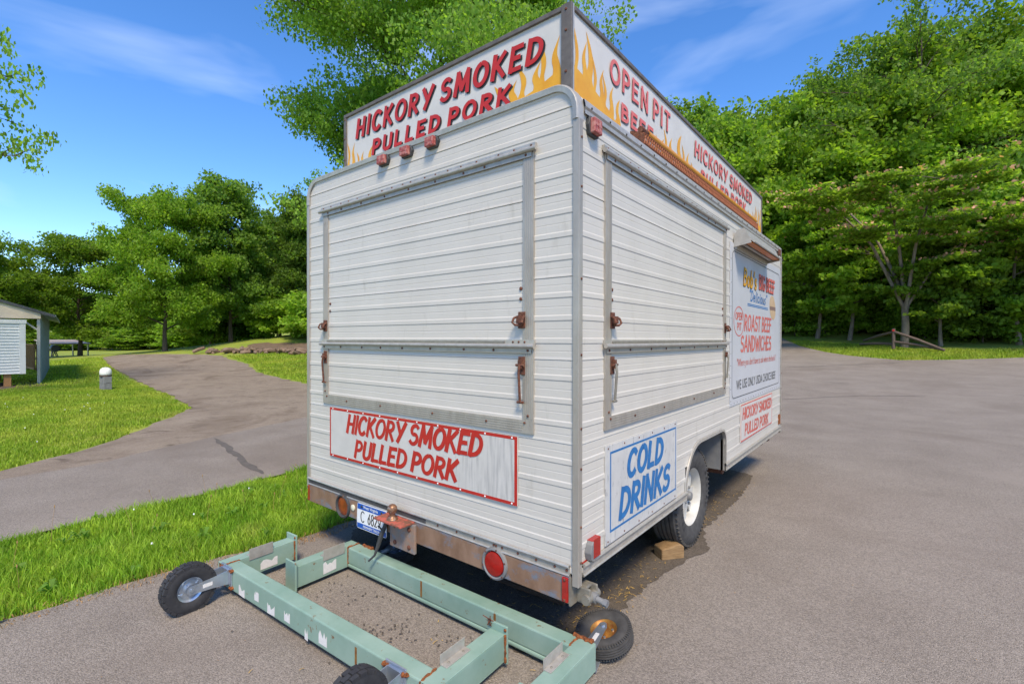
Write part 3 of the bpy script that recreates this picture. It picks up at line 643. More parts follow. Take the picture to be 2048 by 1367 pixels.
# bumper, tail lights, plate, hitch
mb = MB(); mb.box(-W_+.012, -.034, -.012, .05, .328, .450); bp = mb.build('bumper', BUMP, TR, bevel=.004)
for xa, xb, m in ((-.070, -.040, LENSR), (-W_+.016, -W_+.030, LENSA)):
    mb = MB(); Lb(shift(REAR, .012), mb, xa, xb, .335, .446, 0, .010); rf = mb.build('end_reflector', m, TR, bevel=.003)
    mb = MB(); bolt(mb, shift(REAR, .022), (xa+xb)/2, .436, .007, .004); bolt(mb, shift(REAR, .022), (xa+xb)/2, .345, .007, .004); ob = mb.build('reflector_bolts', RUST, None); par2(ob, rf); stuff(ob)
mb = MB(); mb.box(-.036, -.026, -.014, .06, .322, .448); mb.build('bumper_end_plate', STEEL, TR)
def taillight(x, z, r, lens, ring, depth):
    M = Matrix.Translation((x, -.012, z)) @ Matrix.Rotation(R(90), 4, 'X')
    mb = MB(); mb.lathe([(r*.78, .002), (r*.80, .012), (r*.86, .016), (r*.97, .012), (r, .004), (r, -.004)], M, 32); tl = mb.build('tail_light', ring, TR, smooth=40)
    mb = MB(); mb.lathe([(r*.76, .002), (r*.72, .014 if depth > 0 else .004), (r*.4, .018 if depth > 0 else .0045), (.001, .020 if depth > 0 else .005)], M, 28); ob = mb.build('lens', lens, None, smooth=50); par2(ob, tl)
    mb = MB()
    for t in range(6): bolt(mb, (Vector((x+r*.9*math.cos(t*1.047+.3), -.026, z+r*.9*math.sin(t*1.047+.3))), Vector((1, 0, 0)), Vector((0, 0, 1)), Vector((0, -1, 0))), 0, 0, .005, .003)
    ob = mb.build('ring_bolts', RUST, None); par2(ob, tl); stuff(ob)
    if depth > 0:
        mb = MB(); o = Vector((x, -.012-.0165, z))
        for a in (35, 155, 275):
            d = Vector((math.cos(R(a)), 0, math.sin(R(a)))); mb.tube([o, o+d*r*.68+Vector((0, .006, 0))], .0035, 5)
        ob = mb.build('lens_ridge', LENSR, None); par2(ob, tl)
taillight(-1.83, .388, .082, LENSA, DPLAS, 0); taillight(-.473, .388, .082, LENSR, GREY, 1)
mb = MB(); mb.lathe([(.021, 0), (.021, .006), (.012, .011), (.001, .012)], Matrix.Translation((-1.715, -.012, .40)) @ Matrix.Rotation(R(90), 4, 'X'), 16); mb.build('bumper_button', pm('cream_button', (.6, .58, .45), (.55, .52, .4), scale=10), TR, smooth=40)
PF = (Vector((-1.502, -.021, .372)), Vector((1, 0, .012)).normalized(), Vector((.03, 0, 1)).normalized(), Vector((0, -1, 0)))
mb = MB()
def rrect(hw, hh, r, n=5): return [(sx*(hw-r)+r*math.cos(R(a)), sy*(hh-r)+r*math.sin(R(a))) for sx, sy, a0 in ((1, 1, 0), (-1, 1, 90), (-1, -1, 180), (1, -1, 270)) for a in [a0+90*i/n for i in range(n+1)]]
mb.prism(rrect(.156, .083, .014), PF, -.002, .003); lp = mb.build('license_plate', PLATE, TR)
for nm, a, b in (('plate_band', .043, .079), ('plate_band', -.079, -.048)):
    mb = MB(); mb.prism([(-.152, a), (.152, a), (.152, b), (-.152, b)], PF, .0011, .0006); ob = mb.build(nm, PLBLUE, None); par2(ob, lp)
for s_, a, b, c_, d_, m in (('West Virginia', -.088, .068, .048, .073, PLATE), ('PERMANENT TRAILER', -.085, .088, -.071, -.055, PLATE)):
    ob = typed('plate_lettering', s_, PF, a, b, c_, d_, m, None, off=.0026, bold=.015); par2(ob, lp)
ob = lettering('plate_number', 'C', PF, -.112, -.075, -.036, .033, .0075, BLACKP, None, off=.0024, slant=0, jit=0); par2(ob, lp)
D68 = {'6': (.5, [[(.42, .95)]+arc(.26, .3, .22, .29, 165, 525, 20)]), '8': (.5, [arc(.25, .74, .2, .24, 95, 455, 16), arc(.25, .26, .24, .26, 95, 455, 16)]), '2': (.5, [arc(.25, .73, .23, .25, 165, -35, 12)+[(.02, .03)], [(.02, .03), (.48, .03)]]), '9': (.5, [arc(.25, .68, .22, .3, -15, 345, 20)+[(.42, .3), (.1, .02)]])}
GL.update(D68)
ob = lettering('plate_number', '6829', PF, -.036, .096, -.036, .033, .0075, BLACKP, None, off=.0024, slant=0, jit=0, gap=.22); par2(ob, lp)
mb = MB()
for u in (-.105, .105): bolt(mb, PF, u, .062, .008, .004, .002)
ob = mb.build('plate_bolts', DARK, None); par2(ob, lp); stuff(ob)
mb = MB(); mb.box(-1.285, -1.075, -.032, -.013, .268, .438); mb.box(-1.30, -1.285, -.032, -.002, .268, .45); hb = mb.build('hitch_bracket', HSTEEL, TR, bevel=.003)
mb = MB(); mb.box(-1.345, -1.095, -.118, -.012, .440, .452); hp = mb.build('hitch_plate', HITCH, TR, bevel=.002)
mb = MB(); MBL = Matrix.Translation((-1.225, -.072, .452)); mb.lathe([(.034, 0), (.034, .005), (.026, .012), (.0165, .020), (.0155, .030), (.020, .038), (.0275, .048), (.030, .062), (.0275, .076), (.019, .087), (.008, .0915), (.001, .092)], MBL, 24)
ob = mb.build('hitch_ball', pm('rusted_chrome', (.22, .11, .06), (.35, .3, .27), scale=60, lo=.5, hi=.7, rough=.4, metal=.5), TR, smooth=50)
mb = MB()
for x, z in ((-1.25, .40), (-1.12, .405), (-1.25, .30), (-1.12, .30)): bolt(mb, REAR, x, z, .014, .010, .032)
stuff(mb.build('hitch_bolts', RUST, TR))
mb = MB(); mb.tube([(-1.318, -.04, .44), (-1.325, -.05, .38), (-1.345, -.06, .33), (-1.36, -.07, .27), (-1.38, -.085, .20), (-1.42, -.10, .16)], [.008, .013, .015, .013, .007, .006], 7)
mb.tube([(-1.345, -.06, .36), (-1.36, -.075, .385)], .005, 6); mb.tube([(-1.31, -.045, .40), (-1.30, -.06, .42)], .005, 6); mb.build('wiring_pigtail', DPLAS, TR, smooth=50)
# stabiliser socket at the corner under the side wall
mb = MB(); mb.box(.0-.03, .045, .035, .047, .325, .40); mb.box(-.03, .045, .098, .110, .325, .40); mb.box(-.03, .02, .047, .098, .385, .40); sk = mb.build('stabiliser_socket', STEEL, TR, bevel=.012)
mb = MB(); mb.tube([(.028, .02, .352), (.028, .125, .352)], .022, 14); ob = mb.build('socket_pin', STEEL, TR, smooth=40)
mb = MB(); mb.tube([(.03, .073, .352), (.058, .073, .349)], .022, 12); mb.tube([(.058, .073, .349), (.10, .072, .344)], .0135, 10); mb.tube([(.092, .072, .345), (.112, .072, .343)], .0165, 6); mb.build('socket_shaft', GREY, TR, smooth=40)
# marker lights
def marker(fr, u, v, wd, ht, lens, label=None):
    pl = [(-wd*.62, 0), (-wd*.45, -ht*.55), (wd*.45, -ht*.55), (wd*.62, 0), (wd*.45, ht*.55), (-wd*.45, ht*.55)]
    mb = MB(); mb.prism([(u+a, v+b) for a, b in pl], fr, .001, .020); mk = mb.build('marker_light', DPLAS, TR, bevel=.003)
    mb = MB(); mb.prism([(u-wd*.42, v-ht*.45), (u+wd*.42, v-ht*.45), (u+wd*.42, v+ht*.45), (u-wd*.42, v+ht*.45)], fr, .021, .022); ob = mb.build('lens', lens, None, bevel=.004); par2(ob, mk)
    mb = MB(); Lb(fr, mb, u-wd*.30, u+wd*.30, v-.003, v+.003, .043, .0445); Lb(fr, mb, u-.003, u+.003, v-ht*.35, v+ht*.35, .043, .0446); ob = mb.build('lens_cross', LENSF, None); par2(ob, mk)
for x in (-1.386, -1.165, -.943): marker(REAR, x, 2.625, .085, .058, LENSF)
marker(SIDE, .108, 2.492, .085, .075, LENSF)
mb = MB(); pl = [(.045, .545), (.055, .60), (.07, .62), (.075, .50), (.055, .505)]; mb.prism([(.058, .548), (.068, .515), (.085, .50), (.085, .60), (.068, .585)], SIDE, .001, .035); mk = mb.build('marker_light', GREY, TR, bevel=.003)
mb = MB(); Lb(SIDE, mb, .082, .160, .512, .600, .002, .030); Lb(SIDE, mb, .036, .138, .4995, .5115, .002, .008); ob = mb.build('lens', LENSR, None, bevel=.002); par2(ob, mk)
# roof marker clamp at the far top corner and rusty far bits
mb = MB(); Lb(SIDE, mb, 4.42, 4.50, 2.49, 2.56, .012, .03); mb.build('roof_clamp', RUST, TR, bevel=.004)
mb = MB(); Lb(SIDE, mb, 4.52, 4.60, .53, .64, .002, .014); mb.build('rusty_corner_patch', RUSTO, TR)
# chassis
mb = MB()
for x in (-1.85, -.45): mb.box(x-.03, x+.03, .05, LEN+.0, .37, .465)
for y in (.6, 1.2, 2.5, 3.3, 4.1, LEN-.03): mb.box(-W_+.06, -.06, y-.025, y+.025, .375, .455)
mb.box(-.4, -.09, 4.45, 4.53, .33, .45); mb.box(-.25, -.05, 3.9, 3.98, .38, .45); mb.box(-.25, -.05, 3.2, 3.26, .40, .45); mb.box(-.2, -.06, .55, .6, .40, .45)
mb.build('chassis_frame', RUST, TR)
mb = MB(); mb.tube([(-1.95, 1.76, .36), (-.35, 1.76, .36)], .04, 10); mb.build('axle', RUST, TR)

# road wheels
def tyre(mb, M, Ro, Ri, wd, grooves=4):
    h = wd/2; pr = [(Ri, -h*.78), (Ri+.012, -h*.86), ((Ro+Ri)/2, -h*1.0), (Ro-.045, -h*.95), (Ro-.016, -h*.82), (Ro-.004, -h*.72)]
    n = grooves; wr = 2*h*.68/(n+ (n-1)*.0+1); x = -h*.68
    pr.append((Ro, x))
    for i in range(n):
        a = -h*.68+(i+1)*2*h*.68/(n+1); gw = h*.05
        pr += [(Ro+.001, a-gw), (Ro-.010, a-gw*.8), (Ro-.010, a+gw*.8), (Ro+.001, a+gw)]
    pr.append((Ro, h*.68)); pr += [(r, -a) for r, a in [(Ro-.004, -h*.72), (Ro-.016, -h*.82), (Ro-.045, -h*.95), ((Ro+Ri)/2, -h*1.0), (Ri+.012, -h*.86), (Ri, -h*.78)]]
    mb.lathe(pr, M, 56, closed=True)
def road_wheel(X, sg):
    M = Matrix.Translation((X, 1.76, .36)) @ Matrix.Rotation(R(90*sg), 4, 'Y')       # +z of the wheel points outwards
    mb = MB(); mb.box(X-.012, X+.012, 1.7, 1.82, .33, .39); mb.v = []; mb.f = []
    tyre(mb, M, .36, .208, .225)
    for i in range(60):
        a = 2*math.pi*i/60; Mi = M @ Matrix.Rotation(a, 4, 'Z')
        mb.box(.337, .352, -.006, .006, .088, .104, Mi)
    wh = mb.build('tyre', RUBG, TR, smooth=35)
    # raised letters on the sidewall
    for st_, a0 in (('RADIAL', 118), ('TRAILER', -55)):
        for i, ch in enumerate(st_):
            a = R(a0-i*10.5); rad = Vector((math.cos(a), math.sin(a), 0)); up = Vector((0, 0, 1))
            o = M @ (rad*.262+up*.1135); uu = (M.to_3x3() @ Vector((math.sin(a), -math.cos(a), 0))); vv = M.to_3x3() @ rad; nn = M.to_3x3() @ up
            if ch in GL: ob = lettering('sidewall_letter', ch, (o, uu, vv, nn), -.013, .013, 0, .032, .0065, RUBBER, None, off=.0, slant=0, jit=0); ob.parent = wh
    mb = MB(); mb.lathe([(.212, -.08), (.200, -.07), (.185, -.02), (.185, .03), (.199, .066), (.208, .086), (.216, .092), (.216, .084), (.207, .07), (.212, -.08)], M, 48, closed=True)
    rim = mb.build('rim', RIMW, TR, smooth=40)
    mb = MB(); n = 8
    mb.lathe([(.02, .048), (.055, .056), (.082, .052), (.10, .042), (.10, .034), (.02, .038)], M, 32, closed=True)
    for i in range(n):
        Mi = M @ Matrix.Rotation(2*math.pi*i/n, 4, 'Z')
        pts = []
        for zz in (0.0, .010):
            for rr, an, z_ in ((.092, -21, .036), (.19, -8, .022), (.19, 8, .022), (.092, 21, .036)): pts.append(Mi @ Vector((rr*math.cos(R(an)), rr*math.sin(R(an)), z_+zz)))
        mb.add(pts, [(0, 1, 2, 3), (4, 7, 6, 5), (0, 4, 5, 1), (1, 5, 6, 2), (2, 6, 7, 3), (3, 7, 4, 0)])
    ob = mb.build('rim_spokes', RIMW, None, smooth=40); par2(ob, rim)
    mb = MB(); mb.lathe([(.034, .03), (.034, .072), (.028, .084), (.012, .088), (.001, .088)], M, 20); 
    for i in range(5):
        Mi = M @ Matrix.Rotation(2*math.pi*i/5+.3, 4, 'Z') @ Matrix.Translation((.062, 0, .05)); mb.lathe([(.011, 0), (.011, .014), (.006, .018)], Mi, 6)
    ob = mb.build('hub', GREY, None, smooth=40); par2(ob, rim)
    mb = MB(); mb.lathe([(.001, .005), (.17, .005), (.183, .0), (.183, -.03), (.001, -.03)], M, 32); ob = mb.build('brake_drum', DARK, None, smooth=40); par2(ob, rim)
road_wheel(-.165, 1); road_wheel(-W_+.165, -1)

# signs on the walls
def bordered(name, fr, u0, u1, v0, v1, pmat, bmat, inset, bw, off=.008, th=.003):
    mb = MB(); Lb(fr, mb, u0, u1, v0, v1, off-.004, off+th); sg = mb.build(name, pmat, TR)
    z = off+th+.0006
    for i, (a, b, c_, d_) in enumerate(((u0+inset, u1-inset, v1-inset-bw, v1-inset), (u0+inset, u1-inset, v0+inset, v0+inset+bw), (u0+inset, u0+inset+bw*.8, v0+inset+bw, v1-inset-bw), (u1-inset-bw*1.1, u1-inset, v0+inset+bw, v1-inset-bw))):
        m2 = MB(); Lb(fr, m2, a, b, c_, d_, z-.0004, z); ob = m2.build('sign_border', bmat, None); par2(ob, sg)
    return sg, off+th
# streaky wear on the right of the pork sign
n = WORN.node_tree; b_ = n.nodes['Principled BSDF']; src = b_.inputs['Base Color'].links[0].from_socket
t_ = n.nodes.new('ShaderNodeTexCoord'); mp_ = n.nodes.new('ShaderNodeMapping'); mp_.inputs['Scale'].default_value = (70, 70, 6); n.links.new(t_.outputs['Object'], mp_.inputs[0])
ns_ = n.nodes.new('ShaderNodeTexNoise'); ns_.inputs['Scale'].default_value = 1; ns_.inputs['Detail'].default_value = 6; n.links.new(mp_.outputs[0], ns_.inputs[0])
sx_ = n.nodes.new('ShaderNodeSeparateXYZ'); n.links.new(t_.outputs['Object'], sx_.inputs[0])
r1 = n.nodes.new('ShaderNodeMapRange'); r1.inputs[1].default_value = -1.0; r1.inputs[2].default_value = -.45; r1.inputs[3].default_value = -.16; r1.inputs[4].default_value = .10; n.links.new(sx_.outputs[0], r1.inputs[0])
ad = n.nodes.new('ShaderNodeMath'); n.links.new(ns_.outputs[0], ad.inputs[0]); n.links.new(r1.outputs[0], ad.inputs[1])
r2 = n.nodes.new('ShaderNodeMapRange'); r2.inputs[1].default_value = .50; r2.inputs[2].default_value = .75; r2.inputs[4].default_value = .75; n.links.new(ad.outputs[0], r2.inputs[0])
m3 = n.nodes.new('ShaderNodeMix'); m3.data_type = 'RGBA'; m3.inputs['B'].default_value = (.33, .32, .31, 1); n.links.new(r2.outputs[0], m3.inputs['Factor']); n.links.new(src, m3.inputs['A']); n.links.new(m3.outputs['Result'], b_.inputs['Base Color'])
sg, o_ = bordered('pork_sign', REAR, -2.0, -.334, .705, 1.044, WORN, REDP, .0, .016)
ob = lettering('lettering', 'HICKORY SMOKED', REAR, -1.79, -.555, .895, 1.008, .026, REDP, None, off=o_+.001, slant=.25, v0b=.912); par2(ob, sg)
ob = lettering('lettering', 'PULLED PORK', REAR, -1.70, -.735, .742, .848, .026, REDP, None, off=o_+.001, slant=.25, v0b=.755, rnd=8); par2(ob, sg)
mb = MB()
for i in range(10): bolt(mb, REAR, -1.96+i*.177, 1.036, .005, .003, o_+.001); bolt(mb, REAR, -1.96+i*.177, .713, .005, .003, o_+.001)
ob = mb.build('sign_screws', PLATE, None); par2(ob, sg); stuff(ob)
CDW = pm('scuffed_sign_white', (.51, .50, .48), (.45, .445, .435), scale=8, rough=.5, extra=((.24, .24, .25), 26, .57, .66, (1, 1.6, .5)))
mb = MB(); Lb(SIDE, mb, .245, 1.205, .515, 1.0, .003, .010); sg = mb.build('drinks_sign', CDW, TR)
for a, b, c_, d_ in ((.29, 1.185, .955, .966), (.29, 1.185, .568, .579), (.29, .301, .579, .955), (1.177, 1.185, .579, .955)):
    m2 = MB(); Lb(SIDE, m2, a, b, c_, d_, .0102, .0108); ob = m2.build('sign_border', BLUEP, None); par2(ob, sg)
ob = lettering('lettering', 'COLD', SIDE, .485, .975, .800, .930, .036, BLUEP, None, off=.0112, slant=.22, gap=.24); par2(ob, sg)
ob = lettering('lettering', 'DRINKS', SIDE, .395, 1.085, .610, .750, .036, BLUEP, None, off=.0112, slant=.22, gap=.2); par2(ob, sg)
mb = MB()
for i in range(6):
    for v in (.53, .985): bolt(mb, SIDE, .27+i*.18, v, .005, .003, .010)
ob = mb.build('sign_screws', RUST, None); par2(ob, sg); stuff(ob)
sg, o_ = bordered('small_pork_sign', SIDE, 2.785, 4.12, .60, .935, PANEL, REDF, 0, .012)
ob = lettering('lettering', 'HICKORY SMOKED', SIDE, 2.85, 4.08, .80, .895, .024, REDF, None, off=o_+.001, slant=.2, gap=.18, v0b=.785); par2(ob, sg)
ob = lettering('lettering', 'PULLED PORK', SIDE, 2.93, 3.93, .648, .745, .024, REDF, None, off=o_+.001, slant=.2, gap=.18, v0b=.63); par2(ob, sg)
# menu board
mb = MB(); Lb(SIDE, mb, 2.44, 4.60, .955, 2.34, .003, .008); sg = mb.build('menu_board', BPANEL, TR)
mb = MB(); ctr = (3.51, 1.645); out = rrect(1.015, .632, .06, 6); inn = rrect(1.008, .625, .055, 6); k = len(out); vs_ = [(.0092, ctr[0]+a, ctr[1]+b) for a, b in out]+[(.0092, ctr[0]+a, ctr[1]+b) for a, b in inn]
mb.add(vs_, [(i, (i+1) % k, k+(i+1) % k, k+i) for i in range(k)]); ob = mb.build('board_outline', DPLAS, None); par2(ob, sg)
MBO = .0095
for s_, a, b, c_, d_, wt, m, kw in (("Bob's", 2.86, 3.38, 2.015, 2.165, .028, YELP, dict(shadow=BLACKP, shoff=(.010, -.008), slant=.2)), ('BIG BEEF', 3.48, 4.22, 2.03, 2.165, .030, REDF, dict(shadow=BLACKP, shoff=(.012, -.006), slant=.05)),
    ('"Delicious"', 3.08, 3.86, 1.885, 1.985, .016, BLUEP, dict(slant=.35)), ('ROAST BEEF', 2.91, 4.07, 1.605, 1.745, .027, REDF, dict(slant=.15)), ('SANDWICHES', 2.78, 4.07, 1.412, 1.55, .027, REDF, dict(slant=.15)), ('OPEN', 2.605, 2.835, 1.695, 1.755, .013, REDF, dict(slant=.1)), ('PIT', 2.66, 2.80, 1.605, 1.665, .013, REDF, dict(slant=.1))):
    ob = lettering('lettering', s_, SIDE, a, b, c_, d_, wt, m, None, off=MBO, **kw); par2(ob, sg)
    for o2 in [o for o in bpy.data.objects if o.name.startswith('lettering_shadow') and o.parent is None]: par2(o2, sg)
ob = typed('lettering', '"Where you don\'t have to ask where the beef is"', SIDE, 2.66, 4.34, 1.262, 1.352, REDF, None, off=MBO, shear=.3); par2(ob, sg)
ob = typed('lettering', 'WE USE ONLY USDA CHOICE BEEF', SIDE, 2.64, 4.31, 1.08, 1.165, DPLAS, None, off=MBO, bold=.0); par2(ob, sg)
for v in (1.853, 1.838):
    mb = MB(); Lb(SIDE, mb, 3.02, 3.90, v-.004, v+.004, .0088, .0094); ob = mb.build('underline', BLUEP, None); par2(ob, sg)
mb = MB(); o1 = [(2.72+.175*math.cos(t*.1309), 1.68+.132*math.sin(t*.1309)) for t in range(48)]; i1 = [(2.72+.164*math.cos(t*.1309), 1.68+.123*math.sin(t*.1309)) for t in range(48)]
mb.add([(.0094, a, b) for a, b in o1+i1], [(i, (i+1) % 48, 48+(i+1) % 48, 48+i) for i in range(48)]); ob = mb.build('oval_outline', REDF, None); par2(ob, sg)
for nm, m, f0, f1, z in (('bun', TAN, .10, 1, .0094), ('bun', TAN, -1, -.22, .0094), ('meat', MEAT, -.22, .10, .0096)):
    mb = MB(); pl = []
    for i in range(25):
        v = f0+(f1-f0)*i/24; pl.append((4.145+.155*math.sqrt(max(0, 1-v*v))-v*.03, 1.87+.132*v))
    for i in range(25):
        v = f1-(f1-f0)*i/24; pl.append((4.145-.155*math.sqrt(max(0, 1-v*v))-v*.03, 1.87+.132*v-.0))
    q = []
    for p in pl:
        if not q or (Vector(p)-Vector(q[-1])).length > 1e-4: q.append(p)
    if (Vector(q[0])-Vector(q[-1])).length < 1e-4: q.pop()
    mb.prism(q, SIDE, z-.0005, .0005); ob = mb.build(nm, m, None); par2(ob, sg)
mb = MB()
for i in range(22): bolt(mb, SIDE, 2.47+i*.1, .975, .005, .003, .008)
for i in range(13): bolt(mb, SIDE, 2.46, 1.0+i*.1, .005, .003, .008); bolt(mb, SIDE, 4.58, 1.0+i*.1, .005, .003, .008)
ob = mb.build('board_rivets', GREY, None); par2(ob, sg); stuff(ob)
# light hood over the menu board
mb = MB(); hood = [(.0, 2.395), (.030, 2.445), (.085, 2.455), (.115, 2.385), (.165, 2.335), (.16, 2.327), (.11, 2.372), (.078, 2.442), (.032, 2.432), (.0, 2.380)]
XS = (Vector((.008, 0, 0)), Vector((1, 0, 0)), Vector((0, 0, 1)), Vector((0, 1, 0)))
mb.prism(hood, XS, 2.545, 1.21); mb.add([(.008+x, 2.545, z) for x, z in hood], [tuple(range(len(hood)))]); hd = mb.build('light_hood', ALU2, TR)
for y in (2.538, 3.755):
    mb = MB(); mb.prism([(.0, 2.305), (.0, 2.398), (.030, 2.448), (.085, 2.458), (.118, 2.387), (.14, 2.33)], XS, y, .007); mb.add([(.008+x, y, z) for x, z in [(.0, 2.305), (.0, 2.398), (.030, 2.448), (.085, 2.458), (.118, 2.387), (.14, 2.33)]], [tuple(range(6))]); ob = mb.build('hood_end', ALU2, None); par2(ob, hd)
mb = MB(); mb.box(.085, .140, 2.56, 3.745, 2.338, 2.347); ob = mb.build('hood_diffuser', ORANGE, None); par2(ob, hd)
mb = MB(); mb.box(.010, .030, 2.55, 3.75, 2.29, 2.36); mb.box(.045, .075, 2.55, 3.75, 2.335, 2.35); ob = mb.build('hood_back_rail', ALU2, None); par2(ob, hd)

# roof sign box
SR, SS = .115, -.112     # rear face at y=SR, side face at x=SS
FR2 = (Vector((0, SR, 0)), REAR[1], REAR[2], REAR[3]); FS2 = (Vector((SS, 0, 0)), SIDE[1], SIDE[2], SIDE[3])
zt = 3.106
mb = MB(); mb.box(-2.0, SS-.004, SR+.003, SR+.02, ZT-.02, zt); sgr = mb.build('roof_sign_panel', PANEL, TR)
mb = MB(); mb.box(SS-.02, SS-.003, SR+.02, 4.16, ZT-.02, zt); sgs = mb.build('roof_sign_panel', PANEL, TR)
mb = MB(); mb.box(-2.0, -1.98, SR+.02, 4.16, ZT-.02, zt); mb.box(-1.98, SS-.02, 4.14, 4.16, ZT-.02, zt); mb.build('roof_sign_panel', PANEL, TR)
FRM = pm('bronze_sign_frame', (.17, .145, .12), (.12, .10, .085), scale=20, rough=.5, metal=.3)
for nm, bx in (('sign_frame_rail', (-2.012, SS+.0, SR-.010, SR+.03, zt-.006, zt+.016)), ('sign_frame_rail', (SS-.03, SS+.008, SR+.03, 4.17, zt-.006, zt+.016)), ('sign_corner_post', (SS-.048, SS+.011, SR-.012, SR+.002, ZT-.01, zt+.018)), ('sign_corner_post', (-2.014, -1.985, SR-.008, SR+.03, ZT-.01, zt+.018)), ('sign_corner_post', (SS-.02, SS+.006, 4.155, 4.175, ZT-.01, zt+.01))):
    mb = MB(); mb.box(*bx); mb.build(nm, FRM, TR, bevel=.002)
mb = MB(); mb.box(SS-.002, SS+.0095, SR+.003, SR+.016, ZT-.01, zt+.017); mb.build('sign_corner_post', ALU2, TR)
mb = MB()
for z in (zt-.01, zt-.11, 2.8): bolt(mb, FR2, SS-.02, z, .007, .005, .012)
for z in (zt-.02, 2.95, 2.8): bolt(mb, FR2, -2.0, z, .006, .005, .008)
stuff(mb.build('post_screws', RUST, TR))
FRs = shift(FR2, -.003); FSs = shift(FS2, -.003)
ob = lettering('lettering', 'HICKORY SMOKED', FRs, -1.865, -.27, 2.93, 3.045, .027, REDP, None, off=.002, slant=.2, shadow=BLACKP, shoff=(.009, -.008), gap=.34, v0b=2.915); par2(ob, sgr)
ob = lettering('lettering', 'PULLED PORK', FRs, -1.68, -.48, 2.772, 2.860, .025, REDP, None, off=.002, slant=.2, shadow=BLACKP, shoff=(.009, -.008), gap=.36, v0b=2.760, cut=2.69); par2(ob, sgr)
for o2 in [o for o in bpy.data.objects if o.name.startswith('lettering_shadow') and o.parent is None]: par2(o2, sgr)
flames(FRs, sgr, [(FORK, -.60, 2.66, .19, .22, False), (FORK, -.44, 2.66, .18, .27, False), (FORK, -.31, 2.66, .16, .36, False), (FORK, -1.985, 2.66, .11, .26, False), (FORK, -1.87, 2.66, .10, .17, False), (TONG, -1.77, 2.66, .10, .17, True)],
    [[(-1.985, 2.66), (-1.69, 2.66), (-1.72, 2.70), (-1.985, 2.72)], [(-.58, 2.66), (SS-.05, 2.66), (SS-.05, 2.835), (-.30, 2.785), (-.45, 2.745)]])
for s_, a, b, c_, d_, sl_, v0b in (('OPEN PIT', .52, 1.38, 2.925, 3.045, .05, None), ('BEEF', .655, 1.09, 2.76, 2.845, .05, None), ('HICKORY SMOKED', 1.90, 3.70, 2.925, 3.03, .12, 2.94), ('PULLED PORK', 2.05, 3.45, 2.755, 2.85, .12, 2.79)):
    ob = lettering('lettering', s_, FSs, a, b, c_, d_, (.026 if b-a > 1 else .024), REDS, None, off=.002, slant=sl_, shadow=GREY, shoff=(.009, -.008), gap=.32, v0b=v0b); par2(ob, sgs)
    for o2 in [o for o in bpy.data.objects if o.name.startswith('lettering_shadow') and o.parent is None]: par2(o2, sgs)
spec = [(FORK, .135, 2.66, .16, .38, False), (TONG, .24, 2.66, .15, .40, False), (FORK, .32, 2.66, .15, .31, False), (FORK, .43, 2.66, .15, .26, False), (TONG, .55, 2.66, .10, .20, True), (FORK, 1.12, 2.68, .17, .17, True), (FORK, 1.28, 2.68, .18, .24, False), (TONG, 1.46, 2.68, .18, .30, True), (FORK, 1.62, 2.68, .18, .24, False), (TONG, 1.80, 2.68, .12, .17, False), (FORK, 3.55, 2.68, .16, .18, False), (FORK, 3.72, 2.68, .17, .22, True), (TONG, 3.86, 2.68, .13, .28, False), (FORK, 3.97, 2.68, .17, .30, True)]
flames(FSs, sgs, spec, [[(.13, 2.66), (.66, 2.66), (.55, 2.74), (.3, 2.815), (.13, 2.845)], [(3.5, 2.67), (4.13, 2.67), (4.13, 2.77), (3.7, 2.71)]])
# amber light tube in a rusty mesh guard along the roof edge
mb = MB(); mb.tube([(-.024, .80, 2.699), (-.024, 3.45, 2.699)], .022, 12); at_ = mb.build('amber_light_tube', AMBER, TR, smooth=40)
mb = MB()
for (x, z) in ((.003, 2.612), (.0, 2.668), (-.075, 2.665), (-.04, 2.648)): mb.tube([(x, .70, z), (x, 3.46, z)], .005, 5)
nseg = 92
for i in range(nseg):
    y = .70+2.76*i/nseg; dy = 2.76/nseg
    mb.tube([(.003, y, 2.610), (.0, y+dy, 2.670)], .0042, 4, False); mb.tube([(.003, y+dy, 2.610), (.0, y, 2.670)], .0042, 4, False)
    if i % 2 == 0: mb.tube([(.003, y, 2.613), (-.075, y+dy, 2.665)], .004, 4, False)
ob = mb.build('mesh_guard', pm('copper_rust_mesh', (.30, .10, .04), (.2, .065, .03), scale=40, rough=.75, bump=.3), None); par2(ob, at_); stuff(ob)
mb = MB(); mb.prism([(.004, 2.605), (.0, 2.672), (-.08, 2.70), (-.08, 2.66)], (Vector((0, 0, 0)), Vector((1, 0, 0)), Vector((0, 0, 1)), Vector((0, -1, 0))), -.705, .008)
mb.tube([(-.024, .71, 2.699), (-.024, .80, 2.699)], .018, 8); ob = mb.build('guard_end', RUST, None); par2(ob, at_)

# ------------------------------------------------------------------ loose things about the trailer
mb = MB(); M = Matrix.Translation((-.14, 1.47, 0)) @ Matrix.Rotation(R(-38), 4, 'Z')
mb.add([M @ Vector(p) for p in [(-.055, -.085, .0), (.055, -.085, 0), (.055, .085, 0), (-.055, .085, 0), (-.055, -.085, .075), (.055, -.085, .075), (.055, .05, .105), (-.055, .05, .105), (.055, .085, .085), (-.055, .085, .085)]],
       [(0, 3, 2, 1), (0, 1, 5, 4), (4, 5, 6, 7), (7, 6, 8, 9), (9, 8, 2, 3), (1, 2, 8, 6, 5), (0, 4, 7, 9, 3)])
tag(mb.build('wheel_chock', WOODC, None, bevel=.008), 'short sawn timber block wedged against the trailer tyre', 'wheel chock')
mb = MB(); M = Matrix.Translation((-.62, .47, .012)) @ Matrix.Rotation(R(3), 4, 'Z'); mb.box(-.26, .26, -.035, .035, 0, .022, M)
tag(mb.build('board', WOODB, None, bevel=.003), 'brown wooden board lying on the ground under the rusty bumper', 'board')

